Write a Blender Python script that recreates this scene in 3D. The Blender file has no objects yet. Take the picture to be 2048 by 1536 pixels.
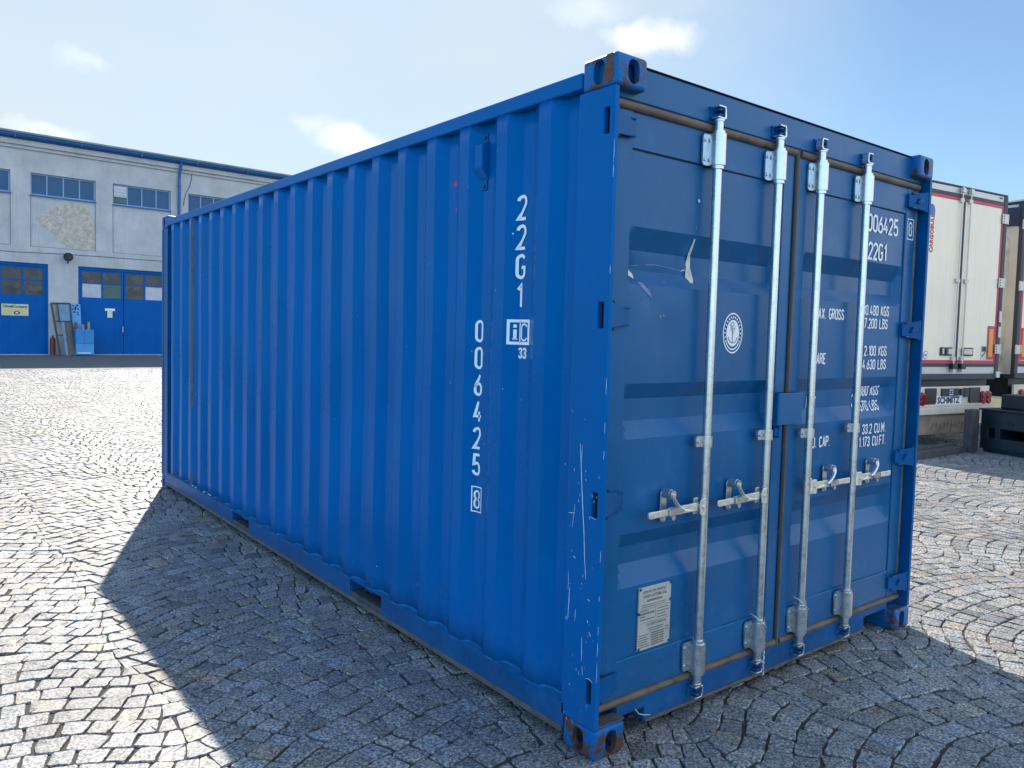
import bpy, bmesh, math, random
import numpy as np
from mathutils import Vector, Matrix, Quaternion

R = math.radians
rnd = random.Random(7)
sc = bpy.context.scene
COL = sc.collection

# ------------------------------------------------------------------ camera
F = 1575.97
CAMP = (-2.00338, -2.02528, 1.58687)
yaw, pit, rol = 0.670537, -0.0558767, 0.0272182
fw = Vector((math.sin(yaw)*math.cos(pit), math.cos(yaw)*math.cos(pit), math.sin(pit)))
r0 = Vector((math.cos(yaw), -math.sin(yaw), 0)); u0 = r0.cross(fw)
rt = r0*math.cos(rol)+u0*math.sin(rol); up = -r0*math.sin(rol)+u0*math.cos(rol)
cam = bpy.data.cameras.new('camera'); camo = bpy.data.objects.new('camera', cam); COL.objects.link(camo)
camo.matrix_world = Matrix(((rt.x, up.x, -fw.x, CAMP[0]), (rt.y, up.y, -fw.y, CAMP[1]), (rt.z, up.z, -fw.z, CAMP[2]), (0, 0, 0, 1)))
cam.sensor_fit = 'HORIZONTAL'; cam.sensor_width = 36; cam.lens = 36*F/2048
cam.shift_x = -15.976/2048; cam.shift_y = -15.207/2048
cam.clip_start = 0.05; cam.clip_end = 3000
sc.camera = camo

# ------------------------------------------------------------------ light
SUN = Vector((0.268, 0.724, 0.636)).normalized()
SUN_EL = math.asin(SUN.z); SUN_AZ = math.atan2(SUN.x, SUN.y)
sl = bpy.data.lights.new('sun', 'SUN'); sl.energy = 5.0; sl.angle = R(0.5); sl.color = (1.0, 0.93, 0.82)
slo = bpy.data.objects.new('sun', sl); COL.objects.link(slo)
slo.rotation_euler = SUN.to_track_quat('Z', 'Y').to_euler(); slo.location = (0, 0, 30)

sc.view_settings.view_transform = 'Standard'; sc.view_settings.look = 'None'
sc.view_settings.exposure = 0.75; sc.view_settings.gamma = 1; sc.view_settings.use_curve_mapping = False

W = bpy.data.worlds.new('World'); sc.world = W; W.use_nodes = True
nt = W.node_tree; nt.nodes.clear()
def N(t, **k):
    n = nt.nodes.new(t)
    for a, b in k.items(): setattr(n, a, b)
    return n
def wmath(op, a, b=None, c=None, clamp=False):
    n = N('ShaderNodeMath', operation=op, use_clamp=clamp)
    for i, v in enumerate((a, b, c)):
        if v is None: continue
        if isinstance(v, (int, float)): n.inputs[i].default_value = v
        else: nt.links.new(v, n.inputs[i])
    return n.outputs[0]
sky = N('ShaderNodeTexSky', sky_type='NISHITA'); sky.sun_disc = False
sky.sun_elevation = SUN_EL; sky.sun_rotation = SUN_AZ; sky.altitude = 300
sky.air_density = 1.0; sky.dust_density = .35; sky.ozone_density = 1.2
tc = N('ShaderNodeTexCoord'); gen = tc.outputs['Generated']
# thin high cloud veil
mp = N('ShaderNodeMapping'); mp.inputs['Scale'].default_value = (1.2, 2.2, 4.5); nt.links.new(gen, mp.inputs[0])
nz = N('ShaderNodeTexNoise'); nz.inputs['Scale'].default_value = 1.6; nz.inputs['Detail'].default_value = 7; nz.inputs['Roughness'].default_value = .58
nt.links.new(mp.outputs[0], nz.inputs['Vector'])
veil = N('ShaderNodeMapRange'); veil.inputs[1].default_value = .40; veil.inputs[2].default_value = .72; veil.inputs[3].default_value = 0; veil.inputs[4].default_value = 1
nt.links.new(nz.outputs[0], veil.inputs[0])
dotn = N('ShaderNodeVectorMath', operation='DOT_PRODUCT'); nt.links.new(gen, dotn.inputs[0]); dotn.inputs[1].default_value = (0.25, 0.93, 0.27)
reg = N('ShaderNodeMapRange'); reg.interpolation_type = 'SMOOTHSTEP'
reg.inputs[1].default_value = .60; reg.inputs[2].default_value = .97; reg.inputs[3].default_value = 0; reg.inputs[4].default_value = 1
nt.links.new(dotn.outputs['Value'], reg.inputs[0])
veilf = wmath('MULTIPLY_ADD', veil.outputs[0], .30, .70); veilf = wmath('MULTIPLY', veilf, reg.outputs[0]); veilf = wmath('MAXIMUM', veilf, .10)
# small cumulus puffs, placed by direction
nz2 = N('ShaderNodeTexNoise'); nz2.inputs['Scale'].default_value = 20; nz2.inputs['Detail'].default_value = 6; nz2.inputs['Roughness'].default_value = .55
nt.links.new(gen, nz2.inputs['Vector'])
sub = N('ShaderNodeVectorMath', operation='SUBTRACT'); nt.links.new(nz2.outputs['Color'], sub.inputs[0]); sub.inputs[1].default_value = (.5, .5, .5)
scl = N('ShaderNodeVectorMath', operation='SCALE'); nt.links.new(sub.outputs[0], scl.inputs[0]); scl.inputs['Scale'].default_value = .05
add = N('ShaderNodeVectorMath', operation='ADD'); nt.links.new(gen, add.inputs[0]); nt.links.new(scl.outputs[0], add.inputs[1])
nrm = N('ShaderNodeVectorMath', operation='NORMALIZE'); nt.links.new(add.outputs[0], nrm.inputs[0])
puff = None
for (d, rx, rz, am) in [((0.425, 0.874, 0.225), .034, .014, .8), ((0.385, .893, .236), .022, .009, .35), ((0.455, 0.862, 0.216), .022, .012, .9), ((0.675, 0.65, 0.342), .032, .013, .9), ((0.70, 0.628, 0.34), .026, .014, .7),
                        ((0.627, 0.686, 0.370), .040, .013, .35), ((0.157, 0.95, 0.268), .018, .008, .3), ((0.128, 0.972, 0.195), .035, .006, .45), ((0.9, 0.3, 0.5), .10, .02, .25)]:
    s1 = N('ShaderNodeVectorMath', operation='SUBTRACT'); nt.links.new(nrm.outputs[0], s1.inputs[0]); s1.inputs[1].default_value = d
    m1 = N('ShaderNodeVectorMath', operation='MULTIPLY'); nt.links.new(s1.outputs[0], m1.inputs[0]); m1.inputs[1].default_value = (1/rx, 1/rx, 1/rz)
    l1 = N('ShaderNodeVectorMath', operation='LENGTH'); nt.links.new(m1.outputs[0], l1.inputs[0])
    r1 = N('ShaderNodeMapRange'); r1.interpolation_type = 'SMOOTHSTEP'
    r1.inputs[1].default_value = 1.7; r1.inputs[2].default_value = .2; r1.inputs[3].default_value = 0; r1.inputs[4].default_value = am
    nt.links.new(l1.outputs['Value'], r1.inputs[0])
    puff = r1.outputs[0] if puff is None else wmath('MAXIMUM', puff, r1.outputs[0])
# added fill: unseen bright bank and raised sky gain behind the viewer
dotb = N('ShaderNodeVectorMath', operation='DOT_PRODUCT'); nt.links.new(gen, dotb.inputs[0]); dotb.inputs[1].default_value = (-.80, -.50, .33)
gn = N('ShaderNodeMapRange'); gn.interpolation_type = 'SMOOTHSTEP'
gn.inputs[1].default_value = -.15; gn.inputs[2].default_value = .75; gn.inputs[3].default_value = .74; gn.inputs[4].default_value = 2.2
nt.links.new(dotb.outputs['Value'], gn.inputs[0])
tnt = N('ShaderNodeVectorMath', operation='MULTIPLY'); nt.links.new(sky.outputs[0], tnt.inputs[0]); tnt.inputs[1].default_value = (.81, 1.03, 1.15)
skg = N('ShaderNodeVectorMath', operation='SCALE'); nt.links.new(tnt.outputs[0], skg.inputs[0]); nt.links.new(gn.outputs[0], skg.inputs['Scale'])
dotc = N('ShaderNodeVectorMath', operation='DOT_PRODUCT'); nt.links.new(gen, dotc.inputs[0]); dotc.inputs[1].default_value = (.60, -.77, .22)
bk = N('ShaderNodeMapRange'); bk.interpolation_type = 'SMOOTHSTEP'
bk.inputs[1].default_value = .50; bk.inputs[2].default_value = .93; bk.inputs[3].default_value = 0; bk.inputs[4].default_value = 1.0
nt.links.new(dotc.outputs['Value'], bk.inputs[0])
fill_bank = N('ShaderNodeMixRGB'); nt.links.new(bk.outputs[0], fill_bank.inputs[0]); nt.links.new(skg.outputs[0], fill_bank.inputs[1]); fill_bank.inputs[2].default_value = (8.4, 9.3, 10.6, 1)
mixv = N('ShaderNodeMixRGB'); nt.links.new(veilf, mixv.inputs[0]); nt.links.new(fill_bank.outputs[0], mixv.inputs[1]); mixv.inputs[2].default_value = (4.45, 5.1, 5.45, 1)
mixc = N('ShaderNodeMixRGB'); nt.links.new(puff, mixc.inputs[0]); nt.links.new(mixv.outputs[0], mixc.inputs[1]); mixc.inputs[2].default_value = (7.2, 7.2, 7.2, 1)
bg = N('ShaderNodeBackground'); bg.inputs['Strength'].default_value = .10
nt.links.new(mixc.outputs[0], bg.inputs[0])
wo = N('ShaderNodeOutputWorld'); nt.links.new(bg.outputs[0], wo.inputs[0])

# ------------------------------------------------------------------ materials
MATS = {}
def pm(name, color, rough=.5, metal=0., var=.12, vscale=3., bump=0., bscale=40., bdist=.004, spot=None, spot_scale=30., spot_lo=.62, spot_hi=.68,
       streak=0., spec=.5, rvar=.12, tint=False, coat=0., stretch=None, trans=0., wav=0., stint=None, low=0., lowz=.5):
    """procedural principled material; spot = second colour in noise patches; streak = vertical dirt runs"""
    m = bpy.data.materials.new(name); m.use_nodes = True; t = m.node_tree; t.nodes.clear(); MATS[name] = m
    L = t.links.new
    def n(ty, **k):
        q = t.nodes.new(ty)
        for a, b in k.items(): setattr(q, a, b)
        return q
    out = n('ShaderNodeOutputMaterial'); b = n('ShaderNodeBsdfPrincipled'); L(b.outputs[0], out.inputs[0])
    co = n('ShaderNodeTexCoord').outputs['Object']
    if stretch:
        mpp = n('ShaderNodeMapping'); mpp.inputs['Scale'].default_value = stretch; L(co, mpp.inputs[0]); cos_ = mpp.outputs[0]
    else: cos_ = co
    nz = n('ShaderNodeTexNoise'); nz.inputs['Scale'].default_value = vscale; nz.inputs['Detail'].default_value = 6; L(cos_, nz.inputs['Vector'])
    mr = n('ShaderNodeMapRange'); mr.inputs[1].default_value = .3; mr.inputs[2].default_value = .7; mr.inputs[3].default_value = 1-var; mr.inputs[4].default_value = 1+var
    L(nz.outputs[0], mr.inputs[0])
    vm = n('ShaderNodeVectorMath', operation='SCALE'); vm.inputs[0].default_value = color[:3]; L(mr.outputs[0], vm.inputs['Scale'])
    cur = vm.outputs[0]
    if tint:
        at = n('ShaderNodeAttribute'); at.attribute_name = 'tint'
        mm = n('ShaderNodeVectorMath', operation='MULTIPLY'); L(cur, mm.inputs[0]); L(at.outputs['Color'], mm.inputs[1]); cur = mm.outputs[0]
    if streak:
        mp2 = n('ShaderNodeMapping'); mp2.inputs['Scale'].default_value = (9, 9, .5); L(co, mp2.inputs[0])
        ns = n('ShaderNodeTexNoise'); ns.inputs['Scale'].default_value = 2.2; ns.inputs['Detail'].default_value = 5; L(mp2.outputs[0], ns.inputs['Vector'])
        ms = n('ShaderNodeMapRange'); ms.inputs[1].default_value = .5; ms.inputs[2].default_value = .8; ms.inputs[3].default_value = 0; ms.inputs[4].default_value = streak; L(ns.outputs[0], ms.inputs[0])
        mx = n('ShaderNodeMixRGB'); L(ms.outputs[0], mx.inputs[0]); L(cur, mx.inputs[1]); mx.inputs[2].default_value = (.16, .15, .13, 1); cur = mx.outputs[0]
    if low:
        sx_ = n('ShaderNodeSeparateXYZ'); L(co, sx_.inputs[0])
        ml = n('ShaderNodeMapRange'); ml.inputs[1].default_value = lowz; ml.inputs[2].default_value = 0; ml.inputs[3].default_value = 0; ml.inputs[4].default_value = 1; L(sx_.outputs[2], ml.inputs[0])
        nl = n('ShaderNodeTexNoise'); nl.inputs['Scale'].default_value = 22; nl.inputs['Detail'].default_value = 8; nl.inputs['Roughness'].default_value = .7; L(co, nl.inputs['Vector'])
        mq = n('ShaderNodeMapRange'); mq.inputs[1].default_value = .35; mq.inputs[2].default_value = .72; mq.inputs[3].default_value = 0; mq.inputs[4].default_value = low; L(nl.outputs[0], mq.inputs[0])
        mu = n('ShaderNodeMath', operation='MULTIPLY'); L(ml.outputs[0], mu.inputs[0]); L(mq.outputs[0], mu.inputs[1])
        mx = n('ShaderNodeMixRGB'); L(mu.outputs[0], mx.inputs[0]); L(cur, mx.inputs[1]); mx.inputs[2].default_value = (.14, .13, .115, 1); cur = mx.outputs[0]
    rsock = None
    if spot:
        n3 = n('ShaderNodeTexNoise'); n3.inputs['Scale'].default_value = spot_scale; n3.inputs['Detail'].default_value = 8; n3.inputs['Roughness'].default_value = .65; L(co, n3.inputs['Vector'])
        m3 = n('ShaderNodeMapRange'); m3.inputs[1].default_value = spot_lo; m3.inputs[2].default_value = spot_hi; L(n3.outputs[0], m3.inputs[0])
        mx = n('ShaderNodeMixRGB'); L(m3.outputs[0], mx.inputs[0]); L(cur, mx.inputs[1]); mx.inputs[2].default_value = (*spot, 1); cur = mx.outputs[0]
        rsock = m3.outputs[0]
    L(cur, b.inputs['Base Color'])
    b.inputs['Metallic'].default_value = metal; b.inputs['Specular IOR Level'].default_value = spec
    rr = n('ShaderNodeMapRange'); rr.inputs[1].default_value = .3; rr.inputs[2].default_value = .7; rr.inputs[3].default_value = max(.03, rough-rvar*.5); rr.inputs[4].default_value = min(1, rough+rvar*.5)
    L(nz.outputs[0], rr.inputs[0]); L(rr.outputs[0], b.inputs['Roughness'])
    if stint: b.inputs['Specular Tint'].default_value = (*stint, 1)
    if coat: b.inputs['Coat Weight'].default_value = coat; b.inputs['Coat Roughness'].default_value = .12
    if trans: b.inputs['Transmission Weight'].default_value = trans
    nrmk = None
    if wav:
        nw = n('ShaderNodeTexNoise'); nw.inputs['Scale'].default_value = 2.2; nw.inputs['Detail'].default_value = 1.5; L(co, nw.inputs['Vector'])
        bw = n('ShaderNodeBump'); bw.inputs['Strength'].default_value = wav; bw.inputs['Distance'].default_value = .02; L(nw.outputs[0], bw.inputs['Height']); nrmk = bw.outputs[0]
    if bump:
        nb = n('ShaderNodeTexNoise'); nb.inputs['Scale'].default_value = bscale; nb.inputs['Detail'].default_value = 5; L(co, nb.inputs['Vector'])
        bb = n('ShaderNodeBump'); bb.inputs['Strength'].default_value = bump; bb.inputs['Distance'].default_value = bdist; L(nb.outputs[0], bb.inputs['Height'])
        if nrmk: L(nrmk, bb.inputs['Normal'])
        nrmk = bb.outputs[0]
    if nrmk: L(nrmk, b.inputs['Normal'])
    return m

BLUE = (.0, .108, .345)
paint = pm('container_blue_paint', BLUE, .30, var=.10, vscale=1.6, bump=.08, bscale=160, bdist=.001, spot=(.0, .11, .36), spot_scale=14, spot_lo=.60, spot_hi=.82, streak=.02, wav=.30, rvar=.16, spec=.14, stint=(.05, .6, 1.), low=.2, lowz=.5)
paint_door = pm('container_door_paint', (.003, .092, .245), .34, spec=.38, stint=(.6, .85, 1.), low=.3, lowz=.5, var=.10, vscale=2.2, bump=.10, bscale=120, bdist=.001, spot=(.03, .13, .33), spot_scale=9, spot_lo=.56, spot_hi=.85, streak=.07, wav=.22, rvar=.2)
paint_rail = pm('container_rail_paint', (.0, .078, .24), .36, spec=.2, stint=(.1, .55, 1.), low=.35, lowz=.34, var=.16, vscale=5, bump=.15, bscale=60, bdist=.002, spot=(.09, .055, .04), spot_scale=26, spot_lo=.71, spot_hi=.77, streak=.03)
paint_worn = pm('worn_blue_paint_rust', (.0, .105, .33), .42, stint=(.3,.6,1.), var=.2, vscale=8, bump=.5, bscale=60, bdist=.002, spot=(.08, .04, .03), spot_scale=16, spot_lo=.50, spot_hi=.55)
rusty = pm('rusty_paint', (.0, .105, .33), .5, stint=(.3,.6,1.), var=.25, vscale=10, bump=.7, bscale=50, bdist=.003, spot=(.095, .048, .032), spot_scale=15, spot_lo=.46, spot_hi=.51)
rust_dust = pm('dusty_steel', (.10, .09, .085), .8, var=.3, vscale=12, bump=.5, bscale=90, bdist=.002, spot=(.01, .08, .25), spot_scale=30, spot_lo=.60, spot_hi=.66)
rust_stain = pm('rust_stain', (.085, .075, .085), .75, var=.3, vscale=18)
pocket_m = pm('pocket_dirt', (.055, .06, .07), .8, var=.3, vscale=12)
dark_in = pm('dark_interior', (.006, .008, .015), .9, var=.1)
gasket_m = pm('door_rubber_gasket', (.125, .092, .068), .62, var=.3, vscale=7, bump=.25, bscale=50, bdist=.002, spot=(.05, .045, .045), spot_scale=10, spot_lo=.5, spot_hi=.7)
gasket_d = pm('black_rubber_gasket', (.022, .024, .028), .6, var=.3, vscale=7, spot=(.06, .05, .042), spot_scale=5, spot_lo=.55, spot_hi=.7)
galv = pm('galvanised_steel', (.64, .66, .67), .30, metal=.92, var=.12, vscale=30, bump=.10, bscale=60, bdist=.001, spot=(.58, .60, .61), spot_scale=30, spot_lo=.5, spot_hi=.7, rvar=.14)
zinc = pm('zinc_plated_steel', (.80, .79, .70), .36, metal=.75, var=.15, vscale=40, bump=.2, bscale=90, bdist=.001)
white_p = pm('white_lettering', (.82, .84, .86), .5, var=.05, vscale=30)
scuff_m = pm('scrape_and_dent_highlight', (.66, .64, .55), .6, var=.2, vscale=60)
scratch_m = pm('scratch_bare', (.62, .70, .80), .5, var=.2, vscale=60)
smudge_m = pm('pale_smudge', (.16, .22, .36), .55, var=.2, vscale=30)
red_mark = pm('painted_red_glow', (.42, .04, .12), .5, var=.3, vscale=40)
plate_m = pm('aluminium_plate', (.50, .47, .42), .45, metal=.25, var=.1, vscale=14)
ink = pm('dark_ink', (.05, .05, .055), .6)
ink_red = pm('red_ink', (.45, .12, .10), .6)
ink_blue = pm('blue_ink', (.10, .16, .45), .6)
emb_grey = pm('emblem_grey', (.28, .32, .34), .6)
black_hole = pm('bolt_hole_black', (.01, .01, .012), .8)
weld = pm('touch_up_paint', (.005, .15, .34), .5, var=.2, vscale=20)
wire_m = pm('wire_rope', (.55, .56, .58), .4, metal=.7, bump=.5, bscale=300)

def stone_mat():
    m = bpy.data.materials.new('granite_setts'); m.use_nodes = True; t = m.node_tree; t.nodes.clear(); L = t.links.new
    def n(ty, **k):
        q = t.nodes.new(ty)
        for a, b in k.items(): setattr(q, a, b)
        return q
    out = n('ShaderNodeOutputMaterial'); b = n('ShaderNodeBsdfPrincipled'); L(b.outputs[0], out.inputs[0])
    co = n('ShaderNodeTexCoord').outputs['Object']
    at = n('ShaderNodeAttribute'); at.attribute_name = 'tint'
    n1 = n('ShaderNodeTexNoise'); n1.inputs['Scale'].default_value = 85; n1.inputs['Detail'].default_value = 3; n1.inputs['Roughness'].default_value = .7; L(co, n1.inputs['Vector'])
    cr = n('ShaderNodeValToRGB'); e = cr.color_ramp.elements; e[0].position = .36; e[0].color = (.06, .06, .065, 1); e[1].position = .66; e[1].color = (.50, .475, .435, 1)
    e2 = e.new(.47); e2.color = (.17, .17, .17, 1); e3 = e.new(.54); e3.color = (.30, .29, .27, 1)
    L(n1.outputs[0], cr.inputs[0])
    mm = n('ShaderNodeVectorMath', operation='MULTIPLY'); L(cr.outputs[0], mm.inputs[0]); L(at.outputs['Color'], mm.inputs[1])
    n4 = n('ShaderNodeTexNoise'); n4.inputs['Scale'].default_value = .8; n4.inputs['Detail'].default_value = 5; L(co, n4.inputs['Vector'])
    m4 = n('ShaderNodeMapRange'); m4.inputs[1].default_value = .35; m4.inputs[2].default_value = .7; m4.inputs[3].default_value = .82; m4.inputs[4].default_value = 1.14; L(n4.outputs[0], m4.inputs[0])
    s4 = n('ShaderNodeVectorMath', operation='SCALE'); L(mm.outputs[0], s4.inputs[0]); L(m4.outputs[0], s4.inputs['Scale'])
    L(s4.outputs[0], b.inputs['Base Color'])
    b.inputs['Roughness'].default_value = .58; b.inputs['Specular IOR Level'].default_value = .42
    n2 = n('ShaderNodeTexNoise'); n2.inputs['Scale'].default_value = 42; n2.inputs['Detail'].default_value = 7; n2.inputs['Roughness'].default_value = .62; L(co, n2.inputs['Vector'])
    bb = n('ShaderNodeBump'); bb.inputs['Strength'].default_value = .65; bb.inputs['Distance'].default_value = .006; L(n2.outputs[0], bb.inputs['Height']); L(bb.outputs[0], b.inputs['Normal'])
    return m
stone = stone_mat()
joint = pm('joint_sand', (.06, .052, .044), .95, var=.35, vscale=14, bump=.9, bscale=160, bdist=.006, spot=(.05, .062, .03), spot_scale=4, spot_lo=.60, spot_hi=.72)
ground_m = pm('stone_yard', (.26, .255, .245), .75, var=.22, vscale=2.5, bump=.8, bscale=14, bdist=.02, spot=(.16, .155, .15), spot_scale=8, spot_lo=.5, spot_hi=.6)
asphalt = pm('grey_asphalt', (.12, .12, .12), .8, var=.14, vscale=1.2, bump=.5, bscale=60, bdist=.006)
plaster = pm('weathered_render', (.46, .475, .50), .85, var=.12, vscale=1.1, bump=.35, bscale=14, bdist=.02, spot=(.38, .39, .41), spot_scale=1.5, spot_lo=.50, spot_hi=.75, streak=.20)
plaster_d = pm('dark_render_joint', (.22, .22, .24), .9, var=.2, vscale=3)
old_plaster = pm('bare_old_plaster', (.50, .46, .40), .95, var=.22, vscale=5, bump=.9, bscale=9, bdist=.05, spot=(.38, .35, .32), spot_scale=7, spot_lo=.5, spot_hi=.62)
b_blue = pm('door_blue_paint', (.0, .092, .36), .5, stint=(.3, .6, 1.), var=.10, vscale=1.2, streak=.03, spec=.3)
b_blue_d = pm('frame_blue_paint', (.01, .11, .34), .5, var=.1)
frame_pale = pm('window_frame_pale_blue', (.20, .34, .52), .55, var=.1)
glass_up = pm('blue_tinted_glazing', (.012, .085, .20), .30, spec=.35, var=.10, vscale=.9)
glass_dn = pm('dusty_dark_glazing', (.035, .05, .06), .14, spec=.4, var=.5, vscale=1.6, spot=(.10, .085, .075), spot_scale=1.8, spot_lo=.5, spot_hi=.6)
pane_white = pm('whitened_glazing', (.46, .50, .56), .5, var=.15, vscale=2)
pane_teal = pm('green_dusty_glazing', (.03, .11, .11), .3, var=.2, vscale=2)
roof_m = pm('grey_roof_sheet', (.20, .22, .22), .6, var=.2, vscale=2)
dark_metal = pm('dark_frame_metal', (.02, .028, .04), .5, var=.2)
lt_glass = pm('pale_blue_pane', (.09, .22, .38), .3, var=.15)
lt_blue = pm('light_blue_sheet', (.06, .30, .66), .45, var=.1, vscale=3)
lt_blue2 = pm('light_blue_cabinet', (.02, .22, .55), .45, var=.12, vscale=3)
wood_d = pm('weathered_wood', (.11, .095, .085), .85, var=.3, vscale=3, stretch=(8, 8, 1))
wood_l = pm('pale_wood', (.36, .24, .17), .8, var=.2, vscale=4)
redbrown = pm('red_brown_paint', (.16, .05, .035), .7, var=.25, vscale=5)
sign_y = pm('cream_sign_board', (.62, .60, .36), .6, var=.06)
paper = pm('paper_notice', (.68, .66, .52), .7)
tr_white = pm('trailer_white_panel', (.97, .81, .60), .42, var=.05, vscale=1.2, streak=.12)
tr_red = pm('red_reflective_tape', (.55, .02, .06), .4, var=.1)
tr_rubber = pm('trailer_rubber_seal', (.03, .038, .048), .55, var=.15)
tr_alu = pm('trailer_aluminium', (.55, .53, .50), .4, metal=.4, var=.1)
tr_steel = pm('stainless_fitting', (.58, .55, .50), .4, metal=.5, var=.1)
tr_beige = pm('trailer_chassis_beige', (.72, .58, .45), .55, var=.12, vscale=4)
tan_flap = pm('dirty_tan_flap', (.34, .235, .165), .8, var=.2, vscale=4, spot=(.26, .17, .12), spot_scale=7, spot_lo=.55, spot_hi=.62)
lamp_red = pm('red_lamp_lens', (.33, .01, .015), .15, coat=.6)
orange_r = pm('orange_reflector', (.85, .32, .015), .35)
navy = pm('navy_tarpaulin', (.012, .022, .06), .5, var=.15)
dirty_curtain = pm('dirty_grey_curtain', (.62, .62, .58), .6, var=.15, vscale=3, spot=(.4, .39, .35), spot_scale=5, spot_lo=.5, spot_hi=.65)
black_plastic = pm('black_plastic', (.012, .016, .02), .45, var=.15)
steel_box = pm('dark_blue_steel', (.006, .018, .028), .5, var=.2, vscale=3, spot=(.05, .05, .05), spot_scale=8, spot_lo=.62, spot_hi=.7)
rust_post = pm('rusted_post', (.075, .062, .06), .75, var=.3, vscale=6, bump=.5, bscale=40, bdist=.004)
tyre_m = pm('tyre_rubber', (.018, .018, .019), .8, bump=.3, bscale=30)
grass_m = pm('grass_blades', (.07, .11, .025), .8, var=.35, vscale=6)

# ------------------------------------------------------------------ helpers
class MB:
    def __init__(s): s.v = []; s.f = []; s.sm = []
    def box(s, x0, x1, y0, y1, z0, z1):
        b = len(s.v)
        s.v += [(x0, y0, z0), (x1, y0, z0), (x1, y1, z0), (x0, y1, z0), (x0, y0, z1), (x1, y0, z1), (x1, y1, z1), (x0, y1, z1)]
        s.f += [tuple(b+i for i in q) for q in ((0, 3, 2, 1), (4, 5, 6, 7), (0, 1, 5, 4), (1, 2, 6, 5), (2, 3, 7, 6), (3, 0, 4, 7))]; return s
    def obox(s, c, ax, ay, az):
        c, ax, ay, az = map(Vector, (c, ax, ay, az)); b = len(s.v)
        for i, j, k in ((-1, -1, -1), (1, -1, -1), (1, 1, -1), (-1, 1, -1), (-1, -1, 1), (1, -1, 1), (1, 1, 1), (-1, 1, 1)): s.v.append(tuple(c+ax*i+ay*j+az*k))
        s.f += [tuple(b+i for i in q) for q in ((0, 3, 2, 1), (4, 5, 6, 7), (0, 1, 5, 4), (1, 2, 6, 5), (2, 3, 7, 6), (3, 0, 4, 7))]; return s
    def poly(s, pts): b = len(s.v); s.v += [tuple(p) for p in pts]; s.f.append(tuple(range(b, b+len(pts)))); return s
    def prism(s, pts, d):
        """closed polygon pts (3d) extruded by vector d"""
        d = Vector(d); b = len(s.v); n = len(pts)
        s.v += [tuple(p) for p in pts] + [tuple(Vector(p)+d) for p in pts]
        s.f.append(tuple(b+i for i in reversed(range(n)))); s.f.append(tuple(b+n+i for i in range(n)))
        for i in range(n): j = (i+1) % n; s.f.append((b+i, b+j, b+n+j, b+n+i))
        return s
    def cyl(s, p0, p1, r, r1=None, n=20, cap=True):
        p0, p1 = Vector(p0), Vector(p1); d = (p1-p0).normalized(); a = d.orthogonal().normalized(); c = d.cross(a); b = len(s.v)
        r1 = r if r1 is None else r1
        for p, q in ((p0, r), (p1, r1)):
            for i in range(n): t = 2*math.pi*i/n; s.v.append(tuple(p+a*(math.cos(t)*q)+c*(math.sin(t)*q)))
        for i in range(n): j = (i+1) % n; s.f.append((b+i, b+j, b+n+j, b+n+i))
        if cap: s.f.append(tuple(b+i for i in reversed(range(n)))); s.f.append(tuple(b+n+i for i in range(n)))
        return s
    def tube(s, pts, r, n=10):
        pts = [Vector(p) for p in pts]; b = len(s.v); a = None
        for k, p in enumerate(pts):
            d = (pts[min(k+1, len(pts)-1)]-pts[max(k-1, 0)]).normalized()
            a = d.orthogonal().normalized() if a is None else (a-d*a.dot(d)).normalized()
            c = d.cross(a)
            for i in range(n): t = 2*math.pi*i/n; s.v.append(tuple(p+a*(math.cos(t)*r)+c*(math.sin(t)*r)))
        for k in range(len(pts)-1):
            for i in range(n): j = (i+1) % n; s.f.append((b+k*n+i, b+k*n+j, b+(k+1)*n+j, b+(k+1)*n+i))
        s.f.append(tuple(b+i for i in reversed(range(n)))); e = b+(len(pts)-1)*n; s.f.append(tuple(e+i for i in range(n)))
        return s
    def grid(s, P):
        b = len(s.v); nr = len(P); nc = len(P[0])
        for row in P: s.v += [tuple(p) for p in row]
        for i in range(nr-1):
            for j in range(nc-1): s.f.append((b+i*nc+j, b+i*nc+j+1, b+(i+1)*nc+j+1, b+(i+1)*nc+j))
        return s
    def mesh(s, name):
        me = bpy.data.meshes.new(name); me.from_pydata(s.v, [], s.f); me.update(); return me
    def build(s, name, mat, parent=None, smooth=None, bevel=0, fix=True):
        me = s.mesh(name)
        if fix:
            bm = bmesh.new(); bm.from_mesh(me); bmesh.ops.recalc_face_normals(bm, faces=bm.faces); bm.to_mesh(me); bm.free()
        return link(me, name, mat, parent, smooth, bevel)
def link(me, name, mat, parent=None, smooth=None, bevel=0):
    o = bpy.data.objects.new(name, me); COL.objects.link(o); o.parent = parent
    if mat is not None:
        me.materials.clear(); me.materials.append(mat)
    if smooth:
        for p in me.polygons: p.use_smooth = True
        try: me.set_sharp_from_angle(angle=R(smooth))
        except Exception: pass
    if bevel:
        m = o.modifiers.new('bevel', 'BEVEL'); m.width = bevel; m.segments = 2; m.limit_method = 'ANGLE'; m.angle_limit = R(40)
    return o
def boolean(base, cutters):
    """base: MB, cutters: list of MB -> mesh"""
    bo = base.build('tmp', None)
    tmp = [bo]
    for c in cutters:
        co = c.build('tmpc', None); tmp.append(co)
        m = bo.modifiers.new('b', 'BOOLEAN'); m.operation = 'DIFFERENCE'; m.object = co; m.solver = 'EXACT'
    bpy.context.view_layer.update()
    dg = bpy.context.evaluated_depsgraph_get(); dg.update()
    me = bpy.data.meshes.new_from_object(bo.evaluated_get(dg))
    for o in tmp:
        d = o.data; bpy.data.objects.remove(o); 
        if d.users == 0: bpy.data.meshes.remove(d)
    return me
def tag(o, label, cat, group=None):
    o['label'] = label; o['category'] = cat
    if group: o['group'] = group
    return o
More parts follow.
